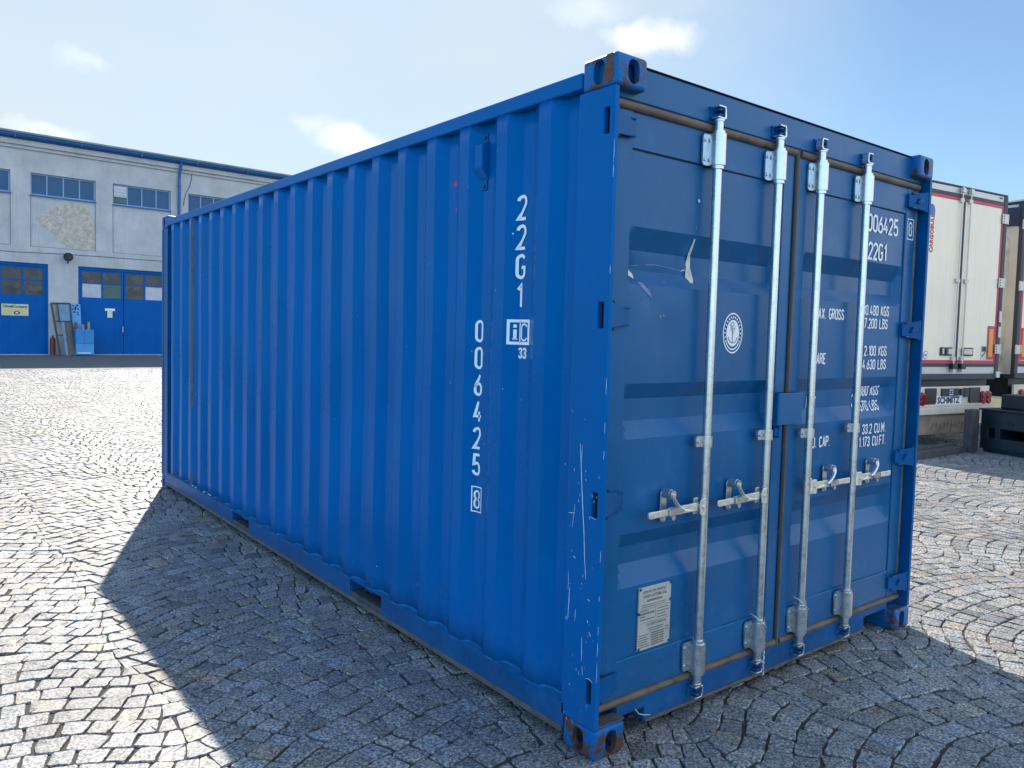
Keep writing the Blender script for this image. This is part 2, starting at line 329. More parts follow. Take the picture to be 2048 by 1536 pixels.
def thing(name, label, cat, loc=(0, 0, 0), group=None):
    o = bpy.data.objects.new(name, None); COL.objects.link(o); o.location = loc; o.empty_display_size = .2
    return tag(o, label, cat, group)
class Local:
    """parent empty at loc: geometry is given in world coordinates and shifted"""
def split_loose(mb):
    par = list(range(len(mb.v)))
    def find(a):
        while par[a] != a: par[a] = par[par[a]]; a = par[a]
        return a
    for f in mb.f:
        r = find(f[0])
        for i in f[1:]: par[find(i)] = r
    out = {}
    for f in mb.f: out.setdefault(find(f[0]), []).append(f)
    res = []
    for fs in out.values():
        ids = sorted({i for f in fs for i in f}); mp_ = {a: k for k, a in enumerate(ids)}
        n = MB(); n.v = [mb.v[i] for i in ids]; n.f = [tuple(mp_[i] for i in f) for f in fs]; res.append(n)
    return res
def parts(mb, name, mat, parent, smooth=None, bevel=0):
    return [part(x, name, mat, parent, smooth, bevel) for x in split_loose(mb)]
def part(mb, name, mat, parent, smooth=None, bevel=0):
    o = mb.build(name, mat, None, smooth, bevel) if isinstance(mb, MB) else link(mb, name, mat, None, smooth, bevel)
    base = parent
    off = Vector((0, 0, 0))
    while base is not None: off += Vector(base.location); base = base.parent
    if off.length: o.data.transform(Matrix.Translation(-off))
    o.parent = parent
    return o
def struct(o): o['kind'] = 'structure'; return o

# ---- stroke lettering -------------------------------------------------
def arc(cx, cy, rx, ry, a0, a1, n=7):
    return [(cx+rx*math.cos(R(a0+(a1-a0)*i/n)), cy+ry*math.sin(R(a0+(a1-a0)*i/n))) for i in range(n+1)]
w = .38; r_ = .19; ry = .19
def bowl(y0, y1, ry_=.15): # closed loop
    return arc(w/2, y1-ry_, w/2, ry_, 0, 180)+arc(w/2, y0+ry_, w/2, ry_, 180, 360)+[(w, y1-ry_)]
G = {
 '0': [bowl(0, 1, .2)], 'O': [bowl(0, 1, .2)],
 '1': [[(.06, .78), (.22, 1), (.22, 0)]],
 '2': [arc(w/2, .8, w/2, .2, 180, 0)+[(w, .66), (.02, .04), (0, 0), (w, 0)]],
 '3': [arc(w/2, .8, w/2, .2, 180, -75), arc(w/2, .24, w/2, .24, 90, -180)[:], [(.12, .53), (w*.62, .52)]],
 '4': [[(.2, 1), (0, .26), (w+.04, .26)], [(.27, .5), (.27, 0)]],
 '5': [[(w, 1), (.05, 1), (.02, .52)]+arc(w/2, .36, w/2, .22, 130, 0)+arc(w/2, .2, w/2, .2, 0, -180)],
 '6': [bowl(0, .56, .2), [(0, .36), (.03, .5), (.28, 1)]],
 '7': [[(0, 1), (w, 1), (.1, 0)]],
 '8': [bowl(0, .52, .17), bowl(.52, 1, .17)],
 '9': [bowl(.44, 1, .2), [(w, .62), (.1, 0)]],
 'G': [arc(w/2, .8, w/2, .2, 20, 180)+arc(w/2, .2, w/2, .2, 180, 360)+[(w, .46), (.2, .46)]],
 'C': [arc(w/2, .8, w/2, .2, 10, 180)+arc(w/2, .2, w/2, .2, 180, 350)],
 'S': [arc(w/2, .78, w/2, .22, 10, 200)+[(.08, .6), (w-.08, .42)]+arc(w/2, .22, w/2, .22, 20, -190)],
 'M': [[(0, 0), (0, 1), (.24, .35), (.48, 1), (.48, 0)]],
 'A': [[(0, 0), (w/2, 1), (w, 0)], [(.07, .3), (w-.07, .3)]],
 'X': [[(0, 0), (w, 1)], [(0, 1), (w, 0)]],
 'R': [[(0, 0), (0, 1), (w*.5, 1)]+arc(w*.55, .76, w*.45, .24, 90, -90)+[(0, .52)], [(w*.5, .52), (w, 0)]],
 'K': [[(0, 0), (0, 1)], [(w, 1), (.02, .42)], [(.12, .56), (w, 0)]],
 'L': [[(0, 1), (0, 0), (w, 0)]], 'T': [[(0, 1), (w, 1)], [(w/2, 1), (w/2, 0)]],
 'E': [[(w, 1), (0, 1), (0, 0), (w, 0)], [(0, .52), (w*.85, .52)]],
 'F': [[(w, 1), (0, 1), (0, 0)], [(0, .52), (w*.85, .52)]],
 'B': [[(0, 0), (0, 1), (w*.5, 1)]+arc(w*.5, .77, w*.45, .23, 90, -90)+[(0, .54)], [(w*.5, .54)]+arc(w*.5, .27, w*.5, .27, 90, -90)+[(0, 0)]],
 'U': [[(0, 1)]+arc(w/2, .2, w/2, .2, 180, 360)+[(w, 1)]],
 'N': [[(0, 0), (0, 1), (w, 0), (w, 1)]],
 'P': [[(0, 0), (0, 1), (w*.5, 1)]+arc(w*.55, .74, w*.45, .26, 90, -90)+[(0, .48)]],
 'I': [[(.1, 0), (.1, 1)]], '.': [[(.06, 0), (.06, .07)]], ' ': [],
}
ADV = {'1': .40, 'M': .70, '.': .26, ' ': .42, 'I': .34}
def ribbon(mb, pts, wd, mapf, res):
    q = [Vector(pts[0])]
    for a, b in zip(pts[:-1], pts[1:]):
        a, b = Vector(a), Vector(b); k = max(1, int((b-a).length/res))
        for i in range(1, k+1): q.append(a.lerp(b, i/k))
    q = [p for i, p in enumerate(q) if i == 0 or (p-q[i-1]).length > 1e-6]
    closed = (q[0]-q[-1]).length < 1e-5
    Lp, Rp = [], []
    n = len(q)
    for i, p in enumerate(q):
        d0 = (q[i]-q[i-1]) if i > 0 else ((q[-1]-q[-2]) if closed else q[1]-q[0])
        d1 = (q[i+1]-q[i]) if i < n-1 else ((q[1]-q[0]) if closed else q[-1]-q[-2])
        d0 = d0.normalized(); d1 = d1.normalized(); t = (d0+d1)
        if t.length < 1e-4: t = d1
        t = t.normalized(); nn = Vector((-t.y, t.x)); k = 1/max(.5, nn.dot(Vector((-d1.y, d1.x))))
        Lp.append(p+nn*(wd/2*k)); Rp.append(p-nn*(wd/2*k))
    mb.grid([[mapf(a.x, a.y), mapf((a.x+b.x)/2, (a.y+b.y)/2), mapf(b.x, b.y)] for a, b in zip(Lp, Rp)])
def text_w(s, h, wf=1.): return sum(ADV.get(c, .56) for c in s)*h*wf
def stroke_text(mb, s, a0, z0, h, mapf, wd=.13, wf=1., slant=0., res=.006):
    x = a0
    for c in s:
        for pl in G[c]:
            ribbon(mb, [(x+(px*wf+slant*py)*h, z0+(wd/2+py*(1-wd))*h) for px, py in pl], wd*h, mapf, res)
        x += ADV.get(c, .56)*h*wf
    return mb
def font_text(s, size, bold=0., xs=1.):
    cu = bpy.data.curves.new('t', 'FONT'); cu.body = s; cu.size = size; cu.offset = bold; cu.align_x = 'LEFT'; cu.resolution_u = 2
    o = bpy.data.objects.new('t', cu); COL.objects.link(o); bpy.context.view_layer.update()
    me = bpy.data.meshes.new_from_object(o.evaluated_get(bpy.context.evaluated_depsgraph_get()))
    bpy.data.objects.remove(o); bpy.data.curves.remove(cu); me.transform(Matrix.Diagonal((xs, 1, 1, 1)))
    return me
def place_text(me, origin, ux, uy):
    ux = Vector(ux).normalized(); uy = Vector(uy).normalized(); uz = ux.cross(uy); o = Vector(origin)
    me.transform(Matrix(((ux.x, uy.x, uz.x, o.x), (ux.y, uy.y, uz.y, o.y), (ux.z, uy.z, uz.z, o.z), (0, 0, 0, 1)))); return me
def join_meshes(mes):
    bm = bmesh.new()
    for m in mes: bm.from_mesh(m)
    out = bpy.data.meshes.new('j'); bm.to_mesh(out); bm.free(); return out

# ================================================================== GROUND
g = MB().box(-500, 500, -500, 500, -.4, -.026); struct(g.build('ground', ground_m))
MB().box(-16, 26, -9, 26.9, -.3, -.011).build('joint_sand', joint); struct(bpy.data.objects['joint_sand'])
ap = MB().box(-40, 60, 26.9, 80, -.3, -.006).build('asphalt_apron', asphalt); struct(ap)

def setts():
    rng = np.random.default_rng(3)
    Wc = 1.75; Rr = 1.28; p = .121; cy = CAMP
    ymin = math.sqrt(Rr*Rr-(Wc/2)**2)
    V = []; Fc = []; T = []
    a0, a1 = R(5.4-13), R(71.6+14)
    def inside(x, y):
        dx, dy = x-CAMP[0], y-CAMP[1]; d = math.hypot(dx, dy)
        if y > 26.8 or x > 25.5 or y < -8.5: return False
        if d < 2.6: return True
        if d < 13 and math.atan2(dx, dy) > R(-62) and x < -.2 and y > -3.5: return True
        an = math.atan2(dx, dy)
        lim = 31 if an < R(32) else 19
        if 0.25 < x < 2.2 and 0.3 < y < 5.8: return False
        if an < R(44) and x > 2.5 and y > 6 and an > R(31): return False
        return a0 < an < a1 and d < lim
    nv = 0
    w0 = 2*math.pi/Wc
    def f(x):
        t = w0*(x+1.2-Wc/2)+.25*math.sin(x*.9)
        return .34*(.405*math.cos(t)-.101*math.cos(2*t)+.045*math.cos(3*t))+.035*math.sin(x*1.35+.6)
    def fp(x): return (f(x+.005)-f(x-.005))/.01
    for k in range(int(-9/p), int(28/p)):
        yb = k*p
        # x range of this row that can be seen
        xs_ = [x for x in np.arange(-14, 25.6, .4) if inside(x, yb+f(x))]
        if not xs_: continue
        x = xs_[0]-.5-rng.uniform(0, .12); us = [x]
        while x < xs_[-1]+.5:
            x += rng.uniform(.080, .128)/math.sqrt(1+fp(x)**2); us.append(x)
        if True:
            for i in range(len(us)-1):
                q = []
                for (ua, e) in ((us[i], 0), (us[i+1], 0), (us[i+1], 1), (us[i], 1)):
                    if e == 0: q.append([ua, yb+f(ua)])
                    else:
                        d_ = fp(ua); xx = ua-d_*p/(1+d_*d_); q.append([xx, yb+p+f(xx)])
                q = np.array(q)
                cx, cyy = q.mean(0)
                if not inside(cx, cyy): continue
                # organic wobble of the whole pattern
                q[:, 0] += .035*np.sin(q[:, 1]*2.3)+.02*np.sin(q[:, 1]*5.1)
                q[:, 1] += .03*np.sin(q[:, 0]*3.1)+.012*np.sin(q[:, 0]*7.7+q[:, 1]*3)
                q += rng.normal(0, .0045, q.shape)
                ce = q.mean(0); d = math.hypot(ce[0]-CAMP[0], ce[1]-CAMP[1])
                q = ce+(q-ce)*(1-2*rng.uniform(.0030, .0056)/.11)
                tilt = rng.normal(0, .017, 2); hz = rng.normal(-.002, .0018)
                tv = rng.uniform(.78, 1.22); tw = rng.normal(0, .035)
                if rng.random() < .06: tw += .14
                if rng.random() < .05: tv *= .72
                tint = (tv*(1+tw), tv, tv*(1-tw*1.2), 1)
                def P(xy, z): dxy = xy-ce; return (xy[0], xy[1], hz+z+dxy[0]*tilt[0]+dxy[1]*tilt[1])
                if d < 9:
                    oc = []
                    for a in range(4):
                        A, B, C = q[a-1], q[a], q[(a+1) % 4]
                        k1_ = rng.uniform(.03, .11); k2_ = rng.uniform(.03, .11)
                        oc.append(B+(A-B)*k1_); oc.append(B+(C-B)*k2_)
                    # mid edge points with roughness
                    ring = []
                    for a in range(8):
                        ring.append(oc[a])
                        if a % 2 == 1: ring.append((oc[a]+oc[(a+1) % 8])/2+rng.normal(0, .0028, 2))
                    m = len(ring)
                    vs = [P(x, -.03) for x in ring]
                    vs += [P(ce+(x-ce)*.995, -.0044+rng.normal(0, .0008)) for x in ring]
                    vs += [P(ce+(x-ce)*.955, -.0006+rng.normal(0, .0010)) for x in ring]
                    vs += [P(ce+(x-ce)*.52, .0003+rng.normal(0, .0014)) for x in ring]
                    vs += [P(ce, .0003+rng.normal(0, .0016))]
                    V += vs
                    for L_ in range(3):
                        for a in range(m):
                            b = (a+1) % m; Fc.append((nv+L_*m+a, nv+L_*m+b, nv+(L_+1)*m+b, nv+(L_+1)*m+a))
                    for a in range(m): Fc.append((nv+3*m+a, nv+3*m+(a+1) % m, nv+4*m))
                    nv += len(vs); T += [tint]*len(vs)
                else:
                    vs = [P(x, -.03) for x in q]+[P(ce+(x-ce)*.98, -.006) for x in q]+[P(ce+(x-ce)*.90, 0) for x in q]
                    V += vs
                    for L_ in range(2):
                        for a in range(4):
                            b = (a+1) % 4; Fc.append((nv+L_*4+a, nv+L_*4+b, nv+(L_+1)*4+b, nv+(L_+1)*4+a))
                    Fc.append((nv+8, nv+9, nv+10, nv+11)); nv += 12; T += [tint]*12
    me = bpy.data.meshes.new('cobblestones'); me.from_pydata(V, [], Fc); me.update()
    at = me.color_attributes.new('tint', 'FLOAT_COLOR', 'POINT'); at.data.foreach_set('color', np.array(T, dtype=np.float32).ravel())
    for pl in me.polygons: pl.use_smooth = True
    me.set_sharp_from_angle(angle=R(28))
    o = link(me, 'cobblestone_paving', stone); struct(o)
    print('setts', len(Fc))
setts()

# ================================================================== CONTAINER
CW, CL, CH = 2.438, 6.058, 2.591
ct = thing('shipping_container', 'blue twenty foot steel shipping container with closed double doors, standing on the cobblestones', 'shipping container')

# --- side profile
C0, PITCH, DEP = .391, .2795, .036
OUT = .005
def prof(y):
    t = (y-C0+PITCH*50) % PITCH
    if t > PITCH/2: t = PITCH-t
    if t < .036: return OUT
    if t < .104: return OUT+DEP*(t-.036)/.068
    return OUT+DEP
def side_wall(xs, name, dents):
    ys = [.186]
    k = -1
    while True:
        b = C0+PITCH*k
        pts = [b-.036, b+.036, b+.104, b+PITCH-.104]
        pts = sorted(pts)
        for q in (b-.036, b+.036, b+.104, b+PITCH-.104):
            if .19 < q < 5.86: ys.append(q)
        if b > 6: break
        k += 1
    ys.append(5.866); ys = sorted(set(round(v, 5) for v in ys))
    # subtle corner rounding and denting
    yy = []
    for a, b in zip(ys[:-1], ys[1:]):
        yy += [a] + ([a+.006, b-.006] if b-a > .02 else [])
    yy.append(ys[-1])
    zz = [.15, .26]+[.26+(2.40-.26)*i/18 for i in range(1, 18)]+[2.40, 2.51]
    rg = random.Random(5)
    ph = [rg.uniform(0, 6.28) for _ in range(6)]
    P = []
    for z in zz:
        row = []
        for y in yy:
            x = prof(y)
            if dents:
                fz = math.sin(math.pi*(z-.19)/2.28)
                x += fz*(.0022*math.sin(1.7*z+ph[0]+y*1.3)+.0016*math.sin(3.7*z+2.3*y+ph[1])+.0010*math.sin(6.1*z+4.1*y+ph[2]))
                for (cy, cz, ry_, rz_, dd) in ((2.95, 1.95, .16, .42, .012), (3.15, 1.55, .12, .3, .006), (1.95, 1.2, .12, .5, .004), (4.3, 1.0, .2, .4, .004)):
                    e = ((y-cy)/ry_)**2+((z-cz)/rz_)**2
                    if e < 4: x += dd*math.exp(-e)
                x = max(x, OUT-.001)
            row.append((x if xs == 0 else CW-x, y, z))
        P.append(row)
    # inner skin
    mb = MB().grid(P)
    o = part(mb, name, paint, ct, smooth=22)
    md = o.modifiers.new('sheet', 'SOLIDIFY'); md.thickness = .002; md.offset = 0
    return o
side = side_wall(0, 'side_panel', True)
side_wall(1, 'side_panel', False)
# end wall and roof and floor
P = []
for z in (.15, 2.5):
    row = []
    n = 40
    for i in range(n+1):
        x = .05+(CW-.1)*i/n; row.append((x, CL-.01-(.04 if (i//2) % 2 else .0), z))
    P.append(row)
part(MB().grid(P), 'front_wall', paint, ct)
rf = []
for i in range(45):
    y = .16+(CL-.32)*i/44; rf.append([(.03, y, 2.548), (.12, y, 2.548+(.018 if (i//2) % 2 else 0)), (CW-.12, y, 2.548+(.018 if (i//2) % 2 else 0)), (CW-.03, y, 2.548)])
part(MB().grid(rf), 'roof_panel', paint, ct)
fl = MB().box(.05, CW-.05, .12, CL-.1, .16, .20)
for i in range(18):
    y = .3+i*.32; fl.box(.05, CW-.05, y, y+.045, .045, .158)
part(fl, 'floor', dark_in, ct)
# rails
for sx in (0, 1):
    X = (lambda a: a) if sx == 0 else (lambda a: CW-a)
    def bx(m, a, b, *r_): m.box(min(X(a), X(b)), max(X(a), X(b)), *r_)
    m = MB(); bx(m, 0.0, .060, .179, 5.879, 2.492, 2.553); part(m, 'top_rail', paint, ct, bevel=.006)
    m = MB()
    for a, b in ((.176, 1.637), (2.002, 3.645), (3.997, 5.88)): bx(m, 0.0, .006, a, b, .069, .164)
    bx(m, .0065, .05, .176, 5.88, .1575, .1645)
    q_ = MB()
    for a, b in ((1.638, 2.001), (3.646, 3.996)): bx(q_, .004, .6, a, b, .0705, .097)
    parts(q_, 'pocket_plate', pocket_m, ct)
    for a in (1.637, 2.002-.006, 3.645, 3.997-.006): bx(m, .0065, 1.2, a, a+.006, .098, .156)
    parts(m, 'bottom_rail', paint_rail, ct, bevel=.002)
    m = MB(); bx(m, -.002, .05, .186, 5.872, .044, .0685); part(m, 'rail_flange', rust_dust, ct, bevel=.003)
# touched-up welds where the wall meets the rail
mb = MB()
ys = np.linspace(.2, 5.85, 330)
tp = []
for i, y in enumerate(ys):
    x = prof(y); hh = .003+.006*abs(math.sin(y*11.2+1)) * (x > .02)+rnd.uniform(0, .004)
    tp.append([(0.0, y, .1655), (max(.003, x-.001), y, .1665), (max(.003, x-.0022), y, .167+hh)])
mb.grid(tp); part(mb, 'weld_bead', weld, ct)
# posts
def hinge_z(): return (2.352, 1.657, .960, .258)
for sx in (0, 1):
    def pbox(m, x0, x1, *r_):
        if sx == 0: m.box(x0, x1, *r_)
        else: m.box(CW-x1, CW-x0, *r_)
    m = MB(); pbox(m, 0.0, .024, .004, .189, .119, 2.472); cut = []
    if sx == 0:
        for z in hinge_z(): c = MB(); pbox(c, -.01, .05, .026, .056, z-.047, z+.047); cut.append(c)
    me = boolean(m, cut) if cut else m.mesh('p')
    post = part(me, 'door_post', paint_rail if sx else paint, ct, bevel=.003)
    m = MB(); pbox(m, .0245, .075, .085, .188, .12, 2.47); part(m, 'inner_post', paint, ct)
    m = MB()
    if sx == 0:
        for z in hinge_z(): m.box(.0246, .05, .02, .06, z-.055, z+.055)
        parts(m, 'hinge_pocket', dark_in, ct)
    m = MB(); pbox(m, 0.0, .06, CL-.05, CL-.002, .119, 2.472); pbox(m, .004, .05, CL-.19, CL-.051, .12, 2.47); part(m, 'rear_post', paint_rail, ct, bevel=.004)
# header / sill
part(MB().box(.026, CW-.026, .050, .17, 2.452, 2.578), 'door_header', paint_door, ct, bevel=.004)
part(MB().box(.163, CW-.163, .044, .2, 2.5795, 2.583), 'header_gutter', dark_in, ct)
m = MB().box(.19, CW-.19, .056, .14, .045, .150).box(.026, CW-.026, .058, .138, .151, .176)
c1 = MB().box(.10, .322, .0, .3, .0, .105); c2 = MB().box(2.03, 2.26, .0, .3, .0, .118)
part(boolean(MB().box(.163, CW-.163, .050, .14, .045, .151), [c1, c2]), 'door_sill', paint_rail, ct, bevel=.003)
part(MB().box(.026, CW-.026, .062, .138, .1515, .17), 'sill_ledge', rust_dust, ct)
m = MB().box(.025, .17, .012, .07, .119, .124); part(m, 'dust_ledge', rust_dust, ct)
part(MB().box(.328, 2.02, .045, .0498, .045, .058), 'sill_lip', rust_dust, ct)
part(MB().tube([(.25, .035, .125), (.27, .03, .10), (.30, .03, .088), (.345, .04, .072)], .0025, 6), 'lashing_wire', wire_m, ct)

# corner castings
def stadium(cx, cy, wd, ht, n=10):
    r = min(wd, ht)/2; pts = []
    for i in range(n+1): t = math.pi*i/n; pts.append((cx+r*math.cos(t), cy+(ht/2-r)+r*math.sin(t)))
    for i in range(n+1): t = math.pi+math.pi*i/n; pts.append((cx+r*math.cos(t), cy-(ht/2-r)+r*math.sin(t)))
    return pts
def rounded_box(dx, dy, dz, r):
    bm = bmesh.new(); bmesh.ops.create_cube(bm, size=1); bmesh.ops.scale(bm, vec=(dx, dy, dz), verts=bm.verts)
    bmesh.ops.bevel(bm, geom=bm.edges[:], offset=r, segments=4, profile=.5, affect='EDGES')
    m = MB(); bm.verts.index_update(); m.v = [tuple(v.co) for v in bm.verts]; m.f = [tuple(v.index for v in f.verts) for f in bm.faces]; bm.free(); return m
def casting_mesh():
    dx, dy, dz = .162, .178, .118
    b = rounded_box(dx, dy, dz, .016)
    hx, hy, hz = dx/2, dy/2, dz/2
    inner = MB().box(-hx+.024, hx-.024, -hy+.026, hy-.026, -hz+.022, hz-.022)
    fr = MB().prism([(a, -hy-.02, z) for a, z in stadium(.006, 0, .058, .088)], (0, .07, 0))
    sd = MB().prism([(-hx-.02, a, z) for a, z in stadium(0, 0, .058, .088)], (.07, 0, 0))
    tp = MB().prism([(a, b_, hz-.05) for a, b_ in stadium(0, 0, .062, .12)], (0, 0, .08))
    return boolean(b, [fr, sd, tp, inner])
cm = casting_mesh()
for sx in (0, 1):
    for sy in (0, 1):
        for sz in (0, 1):
            me = cm.copy()
            S = Matrix.Diagonal((1 if sx == 0 else -1, 1 if sy == 0 else -1, 1 if sz else -1, 1))
            me.transform(S)
            if S.determinant() < 0: me.flip_normals()
            me.transform(Matrix.Translation((.081 if sx == 0 else CW-.081, .089 if sy == 0 else CL-.089, CH-.059 if sz else .059)))
            o = part(me, 'corner_casting', rusty if (sz == 0 and sx == 0 and sy == 0) else paint_worn, ct, smooth=30)
            if sz == 0 and sx == 0 and sy == 0: o['label'] = 'rusty chipped bottom corner casting nearest the camera'

# scratches and wear on the near post (measured on its outer face)
scr = MB()
def sliver(mb, pts, wd, mapf):
    q = [Vector(p) for p in pts]
    rows = []
    for i, p in enumerate(q):
        d = (q[min(i+1, len(q)-1)]-q[max(i-1, 0)]); d = d.normalized() if d.length else Vector((0, 1)); nn = Vector((-d.y, d.x))
        t = i/(len(q)-1); ww = wd*(.25+.75*math.sin(math.pi*min(1, max(0, .12+.76*t))))
        rows.append([mapf(*(p+nn*ww)), mapf(*(p-nn*ww))])
    mb.grid(rows)
mapP = lambda y, z: (-.0006, y, z)
mainp = [(.125, 1.177), (.122, 1.14), (.118, 1.106), (.111, 1.03), (.103, .954), (.097, .90), (.091, .853), (.083, .751), (.077, .71), (.073, .675)]
sliver(scr, mainp, .0016, mapP)
for a in ([(.115, 1.175), (.1155, 1.14), (.115, 1.107)], [(.179, .906), (.16, .909), (.144, .911)], [(.145, .946), (.150, .90), (.156, .853)], [(.144, .747), (.139, .744), (.133, .739)],
          [(.172, .505), (.171, .497), (.170, .49)], [(.123, .549), (.1245, .52), (.125, .5)], [(.061, .603), (.054, .602), (.048, .598)], [(.057, .524), (.056, .52), (.056, .515)],
          [(.047, .483), (.041, .475), (.037, .468)], [(.078, .344), (.077, .325), (.075, .306)], [(.097, .319), (.096, .311), (.095, .303)], [(.145, .252), (.145, .249), (.144, .246)],
          [(.057, .304), (.04, .307), (.026, .303), (.021, .297)], [(.092, 1.082), (.092, 1.079), (.091, 1.076)], [(.091, 1.05), (.09, 1.046), (.089, 1.042)], [(.064, .914), (.045, .911), (.029, .909)],
          [(.16, .62), (.162, .56), (.165, .50)], [(.085, .45), (.083, .40), (.082, .36)], [(.17, .68), (.168, .64), (.169, .61)]):
    sliver(scr, a, rnd.uniform(.0008, .0019), mapP)
for i in range(34):
    y = rnd.uniform(.02, .18); z = rnd.uniform(.14, 1.3)**1.1; l = rnd.uniform(.003, .014)
    sliver(scr, [(y, z), (y+rnd.uniform(-.002, .002), z-l/2), (y+rnd.uniform(-.003, .003), z-l)], rnd.uniform(.0003, .0011), mapP)
rp = MB(); q_ = [(.018, 2.582), (.030, 2.586), (.052, 2.585), (.060, 2.575), (.057, 2.55), (.062, 2.52), (.066, 2.495), (.040, 2.484), (.020, 2.488), (.013, 2.51), (.016, 2.545)]
qq = []
for a, b in zip(q_, q_[1:]+q_[:1]):
    for k in range(4): t = k/4; qq.append((a[0]*(1-t)+b[0]*t+rnd.uniform(-.0018, .0018), a[1]*(1-t)+b[1]*t+rnd.uniform(-.0018, .0018)))
rp.poly([(-.0007, y, z) for y, z in qq]); part(rp, 'rust_patch', pm('rust_patch_brown', (.115, .052, .042), .8, var=.35, vscale=60, spot=(.0, .08, .26), spot_scale=90, spot_lo=.62, spot_hi=.66), ct)
ep = lambda x, z: (x, .0032, z)
for z, l in ((2.24, .08), (2.17, .045), (1.82, .03), (1.15, .03), (.775, .04), (.5, .035), (.62, .02), (.43, .05), (1.40, .06), (1.25, .04), (.34, .07)):
    sliver(scr, [(.003, z+l/2), (.004, z), (.0025, z-l/2)], .0009, ep)
part(scr, 'scratches', scratch_m, ct)
sc2 = MB()
mapS = lambda y, z: (prof(y)-.0016, y, z)
for y, z, l in ((4.40, 1.32, .035), (4.42, 1.28, .02), (4.41, 1.15, .04), (3.87, .95, .02), (.60, 2.0, .006)): sliver(sc2, [(y, z), (y+.001, z-l/2), (y, z-l)], .0035, mapS)
for i in range(90):
    y = rnd.uniform(.25, 5.6); z = rnd.uniform(.3, 2.3); l = rnd.uniform(.003, .01); sliver(sc2, [(y, z), (y, z-l/2), (y, z-l)], rnd.uniform(.0004, .0012), mapS)
for y, z in ((4.72, .178), (4.55, .182), (5.05, .174), (4.95, .175), (4.60, .180)): sliver(sc2, [(y-.025, z), (y, z+.004), (y+.025, z-.002)], .004, lambda a, b: (.0035, a, b))
part(sc2, 'paint_chips', scratch_m, ct)
st = MB()
st.grid([[(prof(y)-.0015, y, z) for y in (5.085, 5.095, 5.105, 5.115, 5.125)] for z in np.linspace(.175, 2.485, 24)])
part(st, 'rust_streak', rust_stain, ct)
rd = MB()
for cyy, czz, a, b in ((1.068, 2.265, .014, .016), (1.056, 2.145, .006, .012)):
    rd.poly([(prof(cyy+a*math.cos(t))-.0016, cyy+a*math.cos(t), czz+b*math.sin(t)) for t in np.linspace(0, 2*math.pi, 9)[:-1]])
part(rd, 'painted_red_reflection', red_mark, ct)  # red reflection on the side wall, painted as flat spots

# side lettering
lt = MB()
def side_map(yc): return lambda a, z: (prof(yc-a)-.0018, yc-a, z)
ht = .105
for i, ch in enumerate('22G1'):
    stroke_text(lt, ch, -.19*ht, 2.155-.1215*i-ht, ht, side_map(.560), wd=.125, wf=1.0)
for i, ch in enumerate('006425'):
    stroke_text(lt, ch, -.19*.1, 1.637-.1198*i-.1, .1, side_map(.842), wd=.12, wf=.9)
stroke_text(lt, '8', -.19*.085, .788, .085, side_map(.836), wd=.10, wf=.95)
def rect(mb, a0, z0, a1, z1, wd, mapf): ribbon(mb, [(a0, z0), (a1, z0), (a1, z1), (a0, z1), (a0, z0)], wd, mapf, .008)
rect(lt, -.029, .775, .029, .887, .005, side_map(.836))
# iC box
mp_ = side_map(.556)
rect(lt, -.054, 1.541, .054, 1.634, .012, mp_)
ribbon(lt, [(-.002, 1.541), (-.002, 1.634)], .007, mp_, .008)
ribbon(lt, [(-.026, 1.556), (-.026, 1.598)], .014, mp_, .006)
ribbon(lt, [(-.026, 1.606), (-.026, 1.619)], .014, mp_, .006)
ribbon(lt, [(-.036, 1.558), (-.016, 1.558)], .006, mp_, .006)
ribbon(lt, [(.008+.034*x/.38, 1.553+.068*y) for x, y in G['C'][0]], .007, mp_, .006)
stroke_text(lt, '33', -.025, 1.477, .047, side_map(.537), wd=.17, wf=1.05)
part(lt, 'side_lettering', white_p, ct)
# vent
v = MB()
x0 = OUT+DEP
v.prism([(x0, .808, 2.245), (x0, .808, 2.415), (x0-.012, .808, 2.412), (x0-.040, .808, 2.398), (x0-.040, .808, 2.30), (x0-.012, .808, 2.258)], (0, .058, 0))
vo = part(v, 'vent', paint, ct, bevel=.003)
v2 = MB().box(x0-.006, x0, .816, .858, 2.205, 2.26).box(x0-.006, x0, .816, .858, 2.41, 2.45)
parts(v2, 'vent_flange', paint_rail, vo, bevel=.003)
v3 = MB()
for z in (2.222, 2.435): v3.cyl((x0-.006, .837, z), (x0-.012, .837, z), .009, n=10)
parts(v3, 'rivet', paint_rail, vo)

# --- doors
YF = .060
TR = [(1.998, 1.913, 1.838, 1.781), (1.402, 1.341, 1.255, 1.187), (.819, .758, .690, .605)]
TD = .038
def trough(z):
    for a, b, c, d in TR:
        if d < z < a:
            if z > b: return (a-z)/(a-b)
            if z > c: return 1
            return (z-d)/(c-d)
    return 0
def dsurf(x, z, xa, xb):
    e = min(1, max(0, (x-xa-.003)/.036), max(0, (xb-.003-x)/.036))
    t = min(trough(z), e) if trough(z) < 1 else e
    y = YF+.006+TD*t
    # oil-canning and the two dents on the top left
    y += .0012*math.sin(x*7+z*2.1)*math.sin(z*2.9+1)
    if xa < 1:
        for cx, cz, rx, rz, dd in ((.55, 1.88, .04, .10, .006), (.20, 1.84, .06, .05, .010), (.37, 1.80, .12, .06, .010), (.36, 1.60, .10, .10, .004), (.30, 1.72, .06, .05, .006)):
            q = ((x-cx)/rx)**2+((z-cz)/rz)**2
            if q < 6: y += dd*math.exp(-q)
    return y
